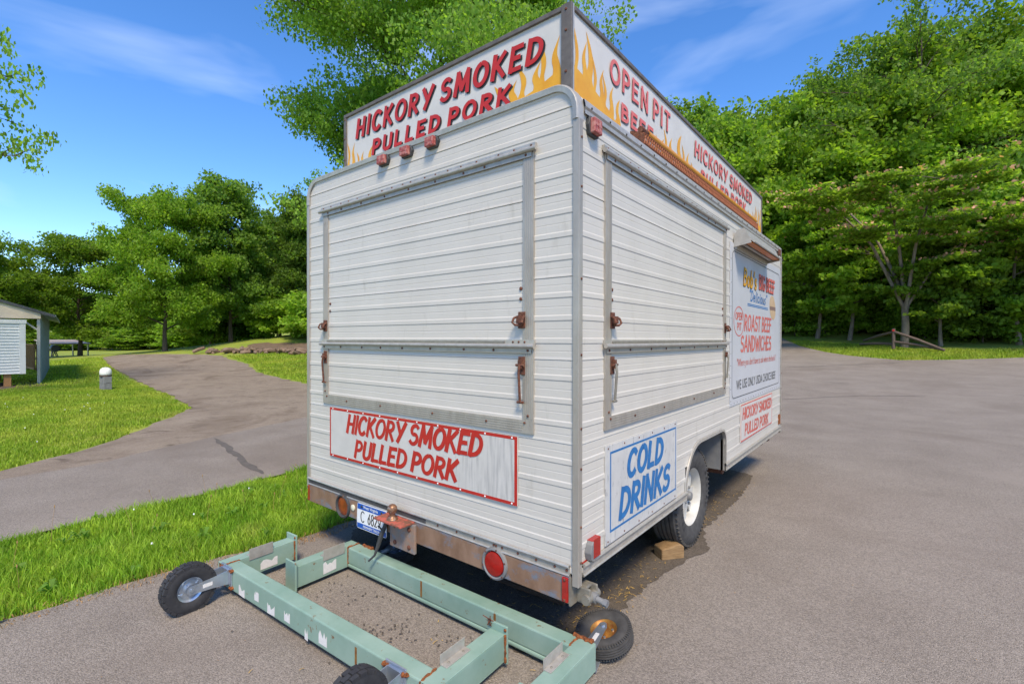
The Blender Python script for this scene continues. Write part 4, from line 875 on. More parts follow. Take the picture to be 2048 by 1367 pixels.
def caster(M, parent, lugs, flat):
    """M: frame with x = along the fork to the axle, z = wheel axis; origin on the plate"""
    wr, ww = .138, .074; c0 = .205
    A = M @ Matrix.Translation((c0, 0, 0))
    mb = MB(); h = ww/2
    if lugs:
        pr = [(.066, -h*.7), (.078, -h*.95), (.105, -h*1.02), (.124, -h*.85), (.130, -h*.5), (.131, 0), (.130, h*.5), (.124, h*.85), (.105, h*1.02), (.078, h*.95), (.066, h*.7)]
        mb.lathe(pr, A, 40, closed=True)
        for i in range(22):
            for r_, (z0, z1) in enumerate(((-h*.92, -h*.36), (-h*.28, h*.28), (h*.36, h*.92))):
                Mi = A @ Matrix.Rotation(2*math.pi*(i+.5*(r_ == 1))/22, 4, 'Z')
                if r_ == 1: mb.box(.126, .1372, -.0165, .0165, z0, z1, Mi)
                else:
                    s_ = 1 if z0 > 0 else -1; mb.box(.120, .1355, -.0155, .0155, min(z0, z1), max(z0, z1), Mi)
    else:
        pr = [(.066, -h*.7), (.078, -h*.95), (.105, -h*1.02), (.124, -h*.9), (.134, -h*.7)]
        for a in (-.5, -.17, .17, .5): pr += [(.138, h*(a-.13)), (.138, h*(a+.09)), (.130, h*(a+.10)), (.130, h*(a+.15))]
        pr += [(.134, h*.72), (.124, h*.9), (.105, h*1.02), (.078, h*.95), (.066, h*.7)]
        mb.lathe(pr, A, 44, closed=True)
        for i in range(64):
            Mi = A @ Matrix.Rotation(2*math.pi*i/64, 4, 'Z')
            for s_ in (-1, 1): mb.box(.121, .135, -.0032, .0032, s_*h*.9-.004, s_*h*.9+.004, Mi)
    ty = mb.build('tyre', RUBBER if lugs else RUBG, parent, smooth=35)
    mb = MB(); mb.lathe([(.068, -h*.7), (.064, -h*.66), (.05, -h*.3), (.028, -h*.28), (.026, -h*.75), (.012, -h*.75), (.012, h*.75), (.026, h*.75), (.028, h*.28), (.05, h*.3), (.064, h*.66), (.068, h*.7)], A, 32, closed=True)
    mb.build('hub', GOLD if flat == 1 else ZINC, parent, smooth=35)
    mb = MB()
    for i in range(4): Mi = A @ Matrix.Rotation(math.pi*i/2+.5, 4, 'Z') @ Matrix.Translation((.042, 0, 0)); mb.lathe([(.006, -h*.46), (.006, h*.46)], Mi, 8)
    mb.lathe([(.010, -h*1.35), (.010, h*1.35)], A, 8); mb.build('axle_bolt', ZINC, parent, smooth=40)
    # fork: two cheeks joined by a bent back
    mb = MB()
    for s_ in (-1, 1):
        z0 = s_*(h*1.12); pl = [(.015, -.040), (.10, -.030), (c0, -.022), (c0+.020, -.010), (c0+.024, .006), (c0+.014, .022), (.10, .030), (.015, .042)]
        mb.prism(pl, (M @ Vector((0, 0, z0)), M.to_3x3() @ Vector((1, 0, 0)), M.to_3x3() @ Vector((0, 1, 0)), M.to_3x3() @ Vector((0, 0, 1))), -.002, .004)
        mb.add([M @ Vector((x, y, z0-.002)) for x, y in pl], [tuple(range(len(pl)))])
    mb.box(.008, .018, -.042, .042, -h*1.12, h*1.12, M); mb.build('fork', ZINC, parent)
    ph = .062 if lugs else .026
    mb = MB(); mb.box(.0, .008, -.056, .056, -ph, ph, M); mb.build('caster_plate', ZINC, parent, bevel=.002)
    mb = MB()
    s_ = 1
    mb.box(.10, .15, -.010, .010, s_*(h*1.12+.002), s_*(h*1.12+.003), M); mb.build('fork_sticker', STICK, parent)
TUW, TUH = .086, .125
def weld(mb, a, b, r, seed):
    rg = random.Random(seed); a = Vector(a); b = Vector(b); n = 9
    pts = [a+(b-a)*i/n+Vector((rg.uniform(-1, 1), rg.uniform(-1, 1), rg.uniform(-1, 1)))*r*.4 for i in range(n+1)]
    mb.tube(pts, [r*rg.uniform(.6, 1.3) for _ in pts], 6)
def sticker(fr, u, v, w_, h_, seed, parent, off):
    rg = random.Random(seed); pl = [(u, v)]; n = 6
    pl.append((u+w_, v+rg.uniform(-.1, .1)*h_)); pl.append((u+w_, v+h_*rg.uniform(.7, 1)))
    for i in range(n-1, 0, -1): pl.append((u+w_*i/n, v+h_*rg.uniform(.45, 1.0)))
    pl.append((u, v+h_*rg.uniform(.6, 1))); mb = MB(); mb.prism(pl, fr, off, .0006); return mb.build('torn_sticker', STICK, parent)
def dolly(label, loc, rot, zb, half, lip, sd):
    d = thing('dolly_frame', label, 'dolly frame', loc, rot)
    w2 = TUW/2; z0, z1 = zb, zb+TUH; xl = half
    mb = MB(); mb.box(-xl+TUW, xl-TUW, -w2, w2, z0+lip, z1)
    if lip: mb.box(-xl+TUW, xl-TUW, -w2-.012, w2+.004, z0, z0+lip-.001)
    mb.build('cross_beam', GREEN, d, bevel=.007)
    for s_ in (-1, 1):
        xa, xb = (s_*xl, s_*(xl-TUW)); xa, xb = min(xa, xb), max(xa, xb)
        mb = MB(); t = .006; y0, y1 = -w2, .40
        # open-ended tube arm
        for bx in ((xa, xb, y0, y1, z1-t, z1), (xa, xb, y0, y1, z0, z0+t), (xa, xa+t, y0, y1, z0+t, z1-t), (xb-t, xb, y0, y1, z0+t, z1-t)): mb.box(*bx)
        mb.build('side_arm', GREEN, d, bevel=.002)
        mb = MB(); mb.box(xa+t+.001, xb-t-.001, y0+.004, y1-.01, z0+t+.001, z1-t-.001); mb.build('tube_inside', RUSTO, d)
        mb = MB(); mb.box(xa-.018, xb+.012, y1+.0, y1+.012, z0-.012, z1+.034); ep = mb.build('end_plate', GREEN, d, bevel=.003)
        mb = MB()
        for zz in (z1+.018, z1-.03, z0+.04): bolt(mb, (Vector((xb+.002, y1, zz)), Vector((1, 0, 0)), Vector((0, 0, 1)), Vector((0, -1, 0))), 0, 0, .008, .006)
        weld(mb, (xb+.004, y1-.004, z0), (xb+.004, y1-.004, z1), .005, sd+3); ob = mb.build('plate_rust', RUSTO, None); par2(ob, ep); stuff(ob)
        xi = xb if s_ < 0 else xa      # inner face
        mb = MB(); weld(mb, (xi, -w2+.004, z1+.001), (xi, w2, z1+.001), .0055, sd+s_); weld(mb, (xi+s_*-.002, -w2-.001, z1), (xi+s_*-.002, -w2-.001, z0), .005, sd+9); weld(mb, (xi, w2+.001, z0), (xi, w2+.001, z1), .004, sd+12)
        stuff(mb.build('weld_bead', RUSTO, d))
        # angle brackets on the arm
        yb = .10 if s_ < 0 else .07
        mb = MB(); mb.box(xi-.035 if s_ < 0 else xi, xi if s_ < 0 else xi+.035, yb, yb+.15, z1+.0005, z1+.0045); mb.box(*(sorted((xi, xi-s_*.004))), yb, yb+.15, z1-.025, z1+.045)
        br = mb.build('angle_bracket', ALU2, d, bevel=.001)
        mb = MB()
        for q in (.03, .12): bolt(mb, (Vector((xi+s_*.018, yb+q, z1+.0045)), Vector((1, 0, 0)), Vector((0, 1, 0)), Vector((0, 0, 1))), 0, 0, .006, .004)
        ob = mb.build('bracket_rivets', STEEL, None); par2(ob, br); stuff(ob)
    return d
DA = dolly('pale green welded steel dolly frame on upright knobbly casters with torn white stickers', (-1.195, -.60, 0), R(2.6), .042, .925, 0, 21)
NF = (Vector((0, -TUW/2, 0)), Vector((1, 0, 0)), Vector((0, 0, 1)), Vector((0, -1, 0)))
for i, (u, v, a, b) in enumerate([(-.80, .085, .032, .035), (-.66, .060, .05, .045), (-.48, .085, .035, .04), (-.34, .060, .055, .045), (-.17, .078, .04, .045), (.02, .050, .02, .04), (.14, .075, .05, .05)]): sticker(NF, u, v-.012, a*1.35, b*1.35, i+3, DA, .0008)
IN = (Vector((-.925+TUW, 0, 0)), Vector((0, 1, 0)), Vector((0, 0, 1)), Vector((1, 0, 0)))
sticker(IN, .06, .06, .07, .03, 31, DA, .0008); sticker(IN, .17, .055, .11, .06, 33, DA, .0008)
for x in (-.80, .70):
    Mc = Matrix(((0, 0, 1, x), (-1, 0, 0, -TUW/2-.001), (0, -1, 0, .125 if x < 0 else .128), (0, 0, 0, 1)))     # fork along -y, wheel axis along +x
    caster(Mc, DA, True, 0)
    mb = MB()
    for a, b in ((-.055, .05), (.055, .05), (-.055, -.05), (.055, -.05)): weld(mb, (x+a-.02, -TUW/2-.005, .105+b), (x+a+.02, -TUW/2-.005, .105+b+.012), .010, int(x*10)+7)
    stuff(mb.build('weld_bead', RUSTO, DA))
DB = dolly('pale green steel dolly frame under the bumper with its ribbed casters lying flat', (-.865, .0, 0), R(181.2), .028, .925, .022, 51)
NB = (Vector((0, TUW/2, 0)), Vector((-1, 0, 0)), Vector((0, 0, 1)), Vector((0, 1, 0)))
IB = (Vector((.925-TUW, 0, 0)), Vector((0, -1, 0)), Vector((0, 0, 1)), Vector((-1, 0, 0)))
sticker((Vector((.925, 0, 0)), Vector((0, 1, 0)), Vector((0, 0, 1)), Vector((1, 0, 0))), .13, .05, .09, .075, 71, DB, .0008)
IBf = (Vector((.925-TUW, 0, 0)), Vector((0, 1, 0)), Vector((0, 0, 1)), Vector((-1, 0, 0)))
sticker(IBf, .13, .05, .09, .07, 72, DB, .0008)
for x, tl, fl_ in ((-.865, 13, 1), (.735, 9, 2)):
    Mc = Matrix.Translation((x, -TUW/2-.006, .032)) @ Matrix(((0, 1, 0, 0), (-1, 0, 0, 0), (0, 0, 1, 0), (0, 0, 0, 1))) @ Matrix.Rotation(R(-13 if x < 0 else -5), 4, 'Y') @ Matrix.Rotation(R(-6 if x < 0 else 4), 4, 'X')
    caster(Mc, DB, False, fl_)
    mb = MB(); weld(mb, (x-.05, -TUW/2+.004, .155), (x+.05, -TUW/2+.004, .155), .010, 5); stuff(mb.build('weld_bead', RUSTO, DB))
for fr_, u_, par_ in ((NB, -.14, DB), (NF, .42, DA), (NB, .40, DB)):
    mb = MB(); Lb(fr_, mb, u_, u_+.014, .058, .148, .0006, .0012); mb.build('rust_stain_strip', GOLD, par_)
mb = MB()
for i in range(5):
    a = Vector((.335+i*.006, .455, .17)); rg = random.Random(i); mb.tube([a, a+Vector((rg.uniform(-.01, .02), rg.uniform(-.01, .01), .02)), a+Vector((rg.uniform(-.03, .04), rg.uniform(-.02, .02), rg.uniform(.03, .05)))], .0025, 5)
mb.v = [(v[0]+.49, v[1]-.06, v[2]+.01) for v in mb.v]
mb.build('frayed_wire', RUST, DA)

# yellow catkins and grit swept along the trailer
def scatter_bits(name, mat, pts, ln, wd, label, cat):
    vs_ = []; fs = []; rg = random.Random(5)
    for (x, y) in pts:
        a = rg.uniform(0, 6.28); l = ln*rg.uniform(.4, 1.3); z = gz(x, y)+.0085
        dx, dy = math.cos(a)*l, math.sin(a)*l; px, py = -math.sin(a)*wd, math.cos(a)*wd; c_ = rg.uniform(-.5, .5)*l; o = len(vs_)
        vs_ += [(x-dx-px, y-dy-py, z), (x-dx+px, y-dy+py, z), (x+px+c_*.3, y+py, z+.003), (x-px+c_*.3, y-py, z+.003), (x+dx-px, y+dy-py, z+.001), (x+dx+px, y+dy+py, z+.001)]
        fs += [(o, o+1, o+2, o+3), (o+3, o+2, o+5, o+4)]
    mb = MB(); mb.add(vs_, fs); ob = mb.build(name, mat, None, fix=False); stuff(ob); tag(ob, label, cat); return ob
pts = []
for (cx, cy, s_, n) in ((-.18, .45, .10, 40), (-.16, .75, .12, 50), (-.25, 1.1, .15, 40), (-.22, 2.2, .18, 70), (-.3, 2.6, .25, 60), (-.25, .15, .1, 40), (-.05, .25, .08, 30), (-.5, .3, .25, 40), (-1.0, 1.0, .9, 120), (-.2, 3.2, .2, 40)):
    for _ in range(n): pts.append((random.gauss(cx, s_*.6), random.gauss(cy, s_)))
scatter_bits('fallen_catkins', CATK, [p for p in pts if p[0] < -.02], .013, .0019, 'yellow fallen catkins scattered on the dark ground beside the trailer', 'catkins')
pts = []
for (cx, cy, s_, n) in ((-1.05, -.38, .05, 26), (-.88, -.3, .04, 14), (-.95, -.22, .05, 12), (-1.5, -.25, .06, 10), (-1.3, -.15, .07, 14), (-.6, -.22, .06, 14), (-1.75, -.5, .05, 10), (-1.8, -.3, .12, 16), (-.5, .1, .1, 30), (-1.1, -.1, .35, 16)):
    for _ in range(n): pts.append((random.gauss(cx, s_*1.3), random.gauss(cy, s_)))
scatter_bits('dirt_crumbs', DIRTSHADE, pts, .006, .004, 'dark clumps of dirt and rotted leaves on the asphalt between the dolly frames', 'dirt')
pts = [(random.uniform(-2.3, 8), random.uniform(-1.5, 12)) for _ in range(700)]
scatter_bits('asphalt_litter', STRAW, pts, .005, .0015, 'tiny leaf crumbs scattered over the worn asphalt lot', 'litter')

# ------------------------------------------------------------------ grass
def inpoly(px, py, poly):
    ins = np.zeros(len(px), bool); k = len(poly); j = k-1
    for i in range(k):
        xi, yi = poly[i]; xj, yj = poly[j]
        c_ = ((yi > py) != (yj > py)) & (px < (xj-xi)*(py-yi)/(yj-yi+1e-12)+xi); ins ^= c_; j = i
    return ins
def mesh_np(name, V, F, mat):
    me = bpy.data.meshes.new(name); nV, nF = len(V), len(F); k = F.shape[1]
    me.vertices.add(nV); me.vertices.foreach_set('co', V.astype(np.float32).ravel())
    me.loops.add(nF*k); me.loops.foreach_set('vertex_index', F.astype(np.int32).ravel())
    me.polygons.add(nF); me.polygons.foreach_set('loop_start', np.arange(nF, dtype=np.int32)*k)
    me.materials.append(mat); me.update(calc_edges=True); return me
def grass(name, poly, dens, hmin, hmax, wd, mat, label, seed, bend=.6, patch=None):
    rs = np.random.RandomState(seed); P = np.array(poly); lo, hi = P.min(0), P.max(0)
    n = int((hi-lo).prod()*dens); x = rs.uniform(lo[0], hi[0], n); y = rs.uniform(lo[1], hi[1], n); k = inpoly(x, y, poly); x, y = x[k], y[k]; n = len(x)
    z = g(x, y)-.035; h = rs.uniform(hmin, hmax, n)*(1+.35*np.sin(x*3.1+y*2.3)*np.sin(y*4.7-x*1.9)); a = rs.uniform(0, 6.283, n); b = rs.uniform(0, 6.283, n)
    wv = wd*rs.uniform(.6, 1.4, n); dx, dy = np.cos(a)*wv, np.sin(a)*wv; lean = h*rs.uniform(.1, bend, n); lx, ly = np.cos(b)*lean, np.sin(b)*lean
    V = np.empty((n, 5, 3))
    V[:, 0] = np.stack([x-dx, y-dy, z], 1); V[:, 1] = np.stack([x+dx, y+dy, z], 1)
    V[:, 2] = np.stack([x+dx*.8+lx*.35, y+dy*.8+ly*.35, z+h*.6], 1); V[:, 3] = np.stack([x-dx*.8+lx*.35, y-dy*.8+ly*.35, z+h*.6], 1)
    V[:, 4] = np.stack([x+lx, y+ly, z+h*(1-.25*rs.rand(n))], 1)
    o = np.arange(n)[:, None]*5; F = np.concatenate([o+np.array([[0, 1, 2]]), o+np.array([[0, 2, 3]]), o+np.array([[3, 2, 4]])], 0)
    me = mesh_np(name, V.reshape(-1, 3), F, mat); ob = bpy.data.objects.new(name, me); col.objects.link(ob); stuff(ob); tag(ob, label, 'grass'); return ob
verge = [(x-.02, y) for x, y in edge_verge_in if y > -5] ; verge = [(-2.63, -4)]+verge[0:] if verge[0][1] > -4 else verge
vpoly = [(-2.64, -4), (-2.67, -1.56), (-2.63, -.9), (-2.46, .1), (-2.52, 3.2), (-3.3, 5.3), (-4.15, 4.1), (-4.32, 1.12), (-4.15, -.49), (-4.11, -1.43), (-4.07, -4)]
vpoly = rag(vpoly, .055, .13, 14)
grass('verge_grass', vpoly, 8500, .05, .125, .0032, GRASSM, 'lush green grass strip between the trailer and the drive', 1)
lpoly = [(-7.05, -4), (-7.05, -1.2), (-7.45, -.7), (-7.97, -.1), (-9.2, .8), (-11.25, 2.13), (-13.7, 2.5), (-17.3, 2.9), (-20.5, 3.2), (-19, -4)]
lpoly = rag(lpoly, .12, .25, 15)
grass('lawn_grass', lpoly, 1500, .04, .085, .006, LAWNB, 'mown green lawn across the drive around the block lamp post', 2)
grass('lawn_grass', [(-20.5, 3.2), (-19.2, .4), (-26, 0), (-38, 2), (-38, 5.9), (-31.7, 4.85)], 220, .05, .10, .013, LAWNB, 'rougher grass running along the far side of the gravel drive', 3)
grass('bank_grass', [(-14.6, 6.8), (-17.3, 7.2), (-20.7, 7.85), (-24.7, 9.25), (-30, 10.1), (-29, 13), (-22, 15), (-13, 12)], 260, .05, .14, .014, LAWNB, 'long grass on the bank above the gravel drive', 4)
grass('lot_edge_grass', [(9, 29), (5.2, 27.8), (2.7, 26.3), (1.0, 25.75), (-.9, 27.3), (-2.1, 28.95), (-3.7, 32), (-4.6, 35), (-1, 33.2), (2, 30.5), (9, 32)], 330, .05, .16, .013, LAWNB, 'strip of grass between the asphalt lot and the wooded hillside', 5)
grass('dry_straw', [(-2.44, -3.2), (-2.62, -3.2), (-2.71, -1.56), (-2.67, -.9), (-2.5, .1), (-2.55, 1.2), (-2.36, 1.2), (-2.3, .1), (-2.5, -.9), (-2.55, -1.5)], 2600, .010, .03, .002, STRAW, 'thin line of dry straw along the edge of the grass strip', 6, bend=1.6)
bo = bpy.data.objects['dry_straw']; bo.location.z = .034
mb = MB(); rg = random.Random(2)
for i in range(46):
    x = rg.uniform(-4.2, -2.75); y = rg.uniform(-2.2, 2.6); hh = rg.uniform(.12, .26); l = Vector((rg.uniform(-.05, .05), rg.uniform(-.05, .05), 0))
    mb.tube([(x, y, 0), Vector((x, y, hh*.6))+l*.4, Vector((x, y, hh))+l], [.0012, .001, .0009], 4); p = Vector((x, y, hh))+l; mb.tube([p, p+Vector((0, 0, .012)), p+Vector((0, 0, .026))], [.001, .0045, .001], 5)
ob = stuff(mb.build('grass_seed_heads', STRAW)); tag(ob, 'thin tan seed stalks standing above the green grass strip', 'seed heads')
mb = MB()
for i in range(70):
    x, y = (rg.uniform(-4.1, -2.7), rg.uniform(-2, 2.5)) if i < 14 else (rg.uniform(-16, -7.5), rg.uniform(-3, 2)); s_ = rg.uniform(.005, .010)
    if i >= 14 and y > (-x-7.5)*.35-.9: continue
    mb.lathe([(.001, 0), (s_, .004), (s_*.8, .012), (.001, .016)], Matrix.Translation((x, y, .06 if i >= 14 else .075)), 6)
ob = stuff(mb.build('clover_flowers', PLATE)); tag(ob, 'small white clover heads dotted over the lawn', 'flowers')

# broad-leaved weeds in the strip
mbw = MB(); rg = random.Random(9)
for i in range(70):
    x = rg.uniform(-4.2, -2.6); y = rg.uniform(-2.4, 3.2)
    for k_ in range(rg.randint(4, 8)):
        a = rg.uniform(0, 6.28); l = rg.uniform(.04, .09); d = Vector((math.cos(a), math.sin(a), 0)); p = Vector((-d.y, d.x, 0)); b0 = Vector((x, y, .0)); zt_ = rg.uniform(.03, .085)
        mbw.add([b0, b0+d*l*.5+p*l*.22+Vector((0, 0, zt_)), b0+d*l+Vector((0, 0, zt_*.8)), b0+d*l*.5-p*l*.22+Vector((0, 0, zt_))], [(0, 1, 2, 3)])
ob = stuff(mbw.build('broadleaf_weeds', LF_DARK, None, fix=False)); tag(ob, 'low broad-leaved weeds growing among the green grass strip', 'weeds')

# ------------------------------------------------------------------ trees
def tubes_np(mb, pts, rad, n=6): mb.tube(pts, rad, n, False)
def leaves_np(C, sig, per, leaf, rs, flat=.5, upb=.45):
    n = len(C)*per; base = np.repeat(C, per, 0); q = rs.normal(size=(n, 3)); q /= np.linalg.norm(q, axis=1, keepdims=True)+1e-9
    P = base+q*(rs.rand(n, 1)**.5)*sig*np.array([1.25, 1.25, flat])
    nrm = rs.normal(size=(n, 3))*.8+np.array([0, 0, upb]); nrm /= np.linalg.norm(nrm, axis=1, keepdims=True)
    d = np.cross(nrm, rs.normal(size=(n, 3))); d /= np.linalg.norm(d, axis=1, keepdims=True)+1e-9; s = np.cross(nrm, d)
    l = leaf*rs.uniform(.6, 1.35, (n, 1)); w_ = l*.40
    V = np.empty((n, 4, 3)); V[:, 0] = P-d*l*.5; V[:, 1] = P+s*w_-nrm*l*.08+d*l*.05; V[:, 2] = P+d*l*.55-nrm*l*.12; V[:, 3] = P-s*w_-nrm*l*.08+d*l*.05
    F = np.arange(n)[:, None]*4+np.array([[0, 1, 2, 3]]); return V.reshape(-1, 3), F
def tree(name, seed, Ht, cr, cb, tr, nlimb, sub, per, leaf, lmat, bark, shape='round', sig=.55, lean=0, flat=.5, gaps=.0, forks=None):
    """a prototype tree: tapered trunk with limbs, and a crown of leaf-sized faces gathered in clumps"""
    rs = np.random.RandomState(seed); rg = random.Random(seed); mb = MB()
    top = Ht*.93; tp = []; k = 9; ox = oy = 0
    for i in range(k):
        t = i/(k-1); tp.append(Vector((ox+lean*t*Ht, oy, t*top))); ox += rg.uniform(-.012, .012)*Ht; oy += rg.uniform(-.012, .012)*Ht
    tubes_np(mb, tp, [max(.02, tr*(1.25 if i == 0 else 1)*(1-.93*(i/(k-1)))) for i in range(k)], 9)
    def at(t): f = t*(k-1); i = min(k-2, int(f)); return tp[i].lerp(tp[i+1], f-i)
    C = []
    for li in range(nlimb):
        f = (li+.5)/nlimb; h = cb+(1-cb)*f**.9; ang = li*2.39996+rg.uniform(-.4, .4)
        if shape == 'round': rr = cr*(math.sin(math.pi*min(1, .20+.80*f))**.65)*(1 if f < .85 else .8)
        elif shape == 'tall': rr = cr*(.55+.45*math.sin(math.pi*(.1+.8*f)))*(1.05-.55*f)
        else: rr = cr*(.45+.55*f)
        rr *= rg.uniform(.75, 1.12)
        b0 = at(min(.97, h*.96)); up = rg.uniform(.15, .55)*rr*(1.3 if f > .6 else .7) if shape != 'flat' else rg.uniform(.10, .2)*rr
        tip = b0+Vector((math.cos(ang)*rr, math.sin(ang)*rr, up)); r0 = max(.02, tr*.42*(1-.75*f))
        mid = b0.lerp(tip, .5)+Vector((rg.uniform(-.1, .1)*rr, rg.uniform(-.1, .1)*rr, (.10 if shape != 'flat' else .02)*rr)); pts = [b0, b0.lerp(mid, .5)+Vector((0, 0, .02*rr)), mid, mid.lerp(tip, .5), tip]
        tubes_np(mb, pts, [r0, r0*.75, r0*.5, r0*.3, r0*.12], 6)
        ns = max(3, int(sub*(.5+rr/cr)))
        for si in range(ns):
            u = .22+.80*(si+rg.random())/ns; u = min(u, 1); p0 = pts[0].lerp(pts[2], u*2) if u < .5 else pts[2].lerp(pts[4], u*2-1)
            a2 = ang+rg.uniform(-1.3, 1.3); l2 = rr*rg.uniform(.18, .42)*(1.1-.4*u); p1 = p0+Vector((math.cos(a2)*l2, math.sin(a2)*l2, rg.uniform(-.15, .6)*l2 if shape != 'flat' else rg.uniform(-.05, .25)*l2))
            tubes_np(mb, [p0, p0.lerp(p1, .5)+Vector((0, 0, .05*l2)), p1], [r0*.3, r0*.2, r0*.06], 4)
            for _ in range(3):
                if rg.random() < gaps: continue
                q = p1+Vector((rg.gauss(0, 1), rg.gauss(0, 1), rg.gauss(0, .6)))*sig*.9; C.append(q)
            if rg.random() > gaps: C.append(p0.lerp(p1, .55)+Vector((rg.gauss(0, .3), rg.gauss(0, .3), rg.gauss(.1, .3)))*sig)
    V, F = leaves_np(np.array([tuple(c_) for c_ in C]), sig, per, leaf, rs, flat)
    wood = mb.build('trunk', bark, None, smooth=60, fix=False); crown = bpy.data.objects.new('crown', mesh_np('crown', V, F, lmat)); col.objects.link(crown); crown['kind'] = 'stuff'
    e = bpy.data.objects.new(name, None); col.objects.link(e); wood.parent = e; crown.parent = e; e['proto_h'] = Ht
    return e, C
used = {}
def camray(px, depth):
    a = (px-1024)/974.9; yw = R(38.622); F = Vector((-math.sin(yw), math.cos(yw))); Rr = Vector((math.cos(yw), math.sin(yw)))
    p = Vector((co.location.x, co.location.y))+(F+Rr*a)*depth; return p.x, p.y
def plant(proto, x, y, h, rz, label, group=None, sxy=1.0, cat='tree', dz=0):
    if proto.name in used: o = copy_tree(proto)
    else: o = proto; used[proto.name] = 1
    s_ = h/proto['proto_h']; o.scale = (s_*sxy, s_*sxy, s_); o.location = (x, y, gz(x, y)-.05+dz); o.rotation_euler = (0, 0, rz); o['label'] = label; o['category'] = cat
    if group: o['group'] = group
    return o
T_BIG, _ = tree('shade_tree', 11, 17, 6.6, .16, .24, 38, 12, 130, .125, LF_DARK, BARK, 'round', .62, flat=.75, gaps=.03)
T_MAP, _ = tree('maple_tree', 12, 14, 5.2, .12, .21, 30, 9, 52, .22, LF_BRIGHT, BARK, 'round', .66, flat=.8, gaps=.05)
T_TAL, _ = tree('hardwood_tree', 13, 20, 5.2, .13, .22, 34, 8, 36, .32, LF_DARK, BARK, 'tall', .78, flat=.85, gaps=.08)
T_HIL, _ = tree('hillside_tree', 14, 18, 5.4, .20, .20, 26, 8, 32, .32, LF_MAPLE, BARK, 'round', .8, flat=.85, gaps=.06)
T_YNG, _ = tree('young_maple', 15, 9, 3.0, .16, .12, 20, 7, 40, .25, LF_BRIGHT, BARKL, 'round', .45, gaps=.05)
T_SHR, _ = tree('understory_shrub', 16, 4, 2.2, .06, .05, 14, 6, 34, .24, LF_MAPLE, BARK, 'round', .5, gaps=.05)
T_SPR, _ = tree('branching_tree', 17, 12, 5.0, .22, .16, 18, 7, 30, .13, LF_DARK, BARK, 'round', .40, gaps=.2)
# the spreading pink-flowered tree: trunk with long forking limbs and flat leaf layers
def silk_tree():
    rs = np.random.RandomState(5); rg = random.Random(5); mb = MB(); C = []
    fork = Vector((0, 0, 2.4)); tubes_np(mb, [(0, 0, 0), (.05, 0, 1.2), tuple(fork)], [.2, .17, .15], 9)
    for i in range(9):
        a = i*.698+rg.uniform(-.25, .25); L_ = rg.uniform(4.2, 6.4); hgt = rg.uniform(2.6, 6.6); p0 = fork+Vector((0, 0, rg.uniform(-.7, .4))); tip = p0+Vector((math.cos(a)*L_, math.sin(a)*L_, hgt)); m1 = p0+Vector((math.cos(a)*L_*.3, math.sin(a)*L_*.3, hgt*.55)); m2 = p0+Vector((math.cos(a)*L_*.65, math.sin(a)*L_*.65, hgt*.88))
        tubes_np(mb, [p0, p0.lerp(m1, .5), m1, m2, tip], [.10, .085, .07, .04, .012], 7)
        for j in range(11):
            t = .35+.65*(j+rg.random())/11; b = m1.lerp(m2, (t-.35)/.3) if t < .65 else m2.lerp(tip, (t-.65)/.35); a2 = a+rg.uniform(-1.5, 1.5); l2 = rg.uniform(.7, 2.2); q = b+Vector((math.cos(a2)*l2, math.sin(a2)*l2, rg.uniform(-.15, .35)))
            tubes_np(mb, [b, b.lerp(q, .5)+Vector((0, 0, .08)), q], [.025, .018, .006], 4)
            for _ in range(4): C.append(b.lerp(q, rg.uniform(.4, 1.1))+Vector((rg.gauss(0, .35), rg.gauss(0, .35), rg.gauss(.05, .08))))
    C = np.array([tuple(c_) for c_ in C]); V, F = leaves_np(C, .62, 75, .2, rs, .16, 1.6)
    wood = mb.build('trunk', BARKL, None, smooth=60, fix=False); crown = bpy.data.objects.new('crown', mesh_np('crown', V, F, LF_MIM)); col.objects.link(crown); crown['kind'] = 'stuff'
    V2, F2 = leaves_np(C+np.array([0, 0, .14]), .6, 8, .19, rs, .10, .3); bl = bpy.data.objects.new('blossom', mesh_np('blossom', V2, F2, BLOSS)); col.objects.link(bl); bl['kind'] = 'stuff'
    e = bpy.data.objects.new('silk_tree', None); col.objects.link(e)
    for o in (wood, crown, bl): o.parent = e
    e['proto_h'] = 9.5; return e
T_SILK = silk_tree()
# the shade tree behind the trailer
plant(T_BIG, *camray(885, 18), 18.5, 1.6, 'large leafy shade tree rising right behind the concession trailer', sxy=.70)
# left: yard trees
plant(T_MAP, *camray(160, 36), 9.3, .3, 'broad maple with a dark trunk beside the shed canopy', sxy=1.0)
plant(T_MAP, *camray(330, 33.5), 11.4, 1.9, 'bright green maple at the end of the gravel drive', sxy=.80)
plant(T_TAL, *camray(462, 38), 13.2, .9, 'tall tree with a pale straight trunk on the grassy bank', sxy=.95)
wl = 'tall dark green hardwood in the wood above the gravel drive'
for i, (px, dp, h, sx) in enumerate([(560, 44, 11.5, .9), (610, 41, 12, .85), (655, 43, 14, .9), (420, 52, 11.5, 1), (520, 55, 13, 1), (700, 48, 15, 1), (760, 46, 15, 1), (480, 47, 11, .8), (590, 52, 13.5, 1), (390, 60, 10, 1), (820, 46, 12, 1.1), (890, 50, 12, 1.1), (960, 45, 11.5, 1.1), (1030, 49, 12, 1.1), (1100, 45, 11.5, 1.1), (1180, 48, 12, 1.1)]):
    plant(T_TAL, *camray(px, dp), h, i*1.3, wl, 'hardwoods above the gravel drive', sxy=sx)
fl_ = 'distant tree in the far treeline behind the yard maples'
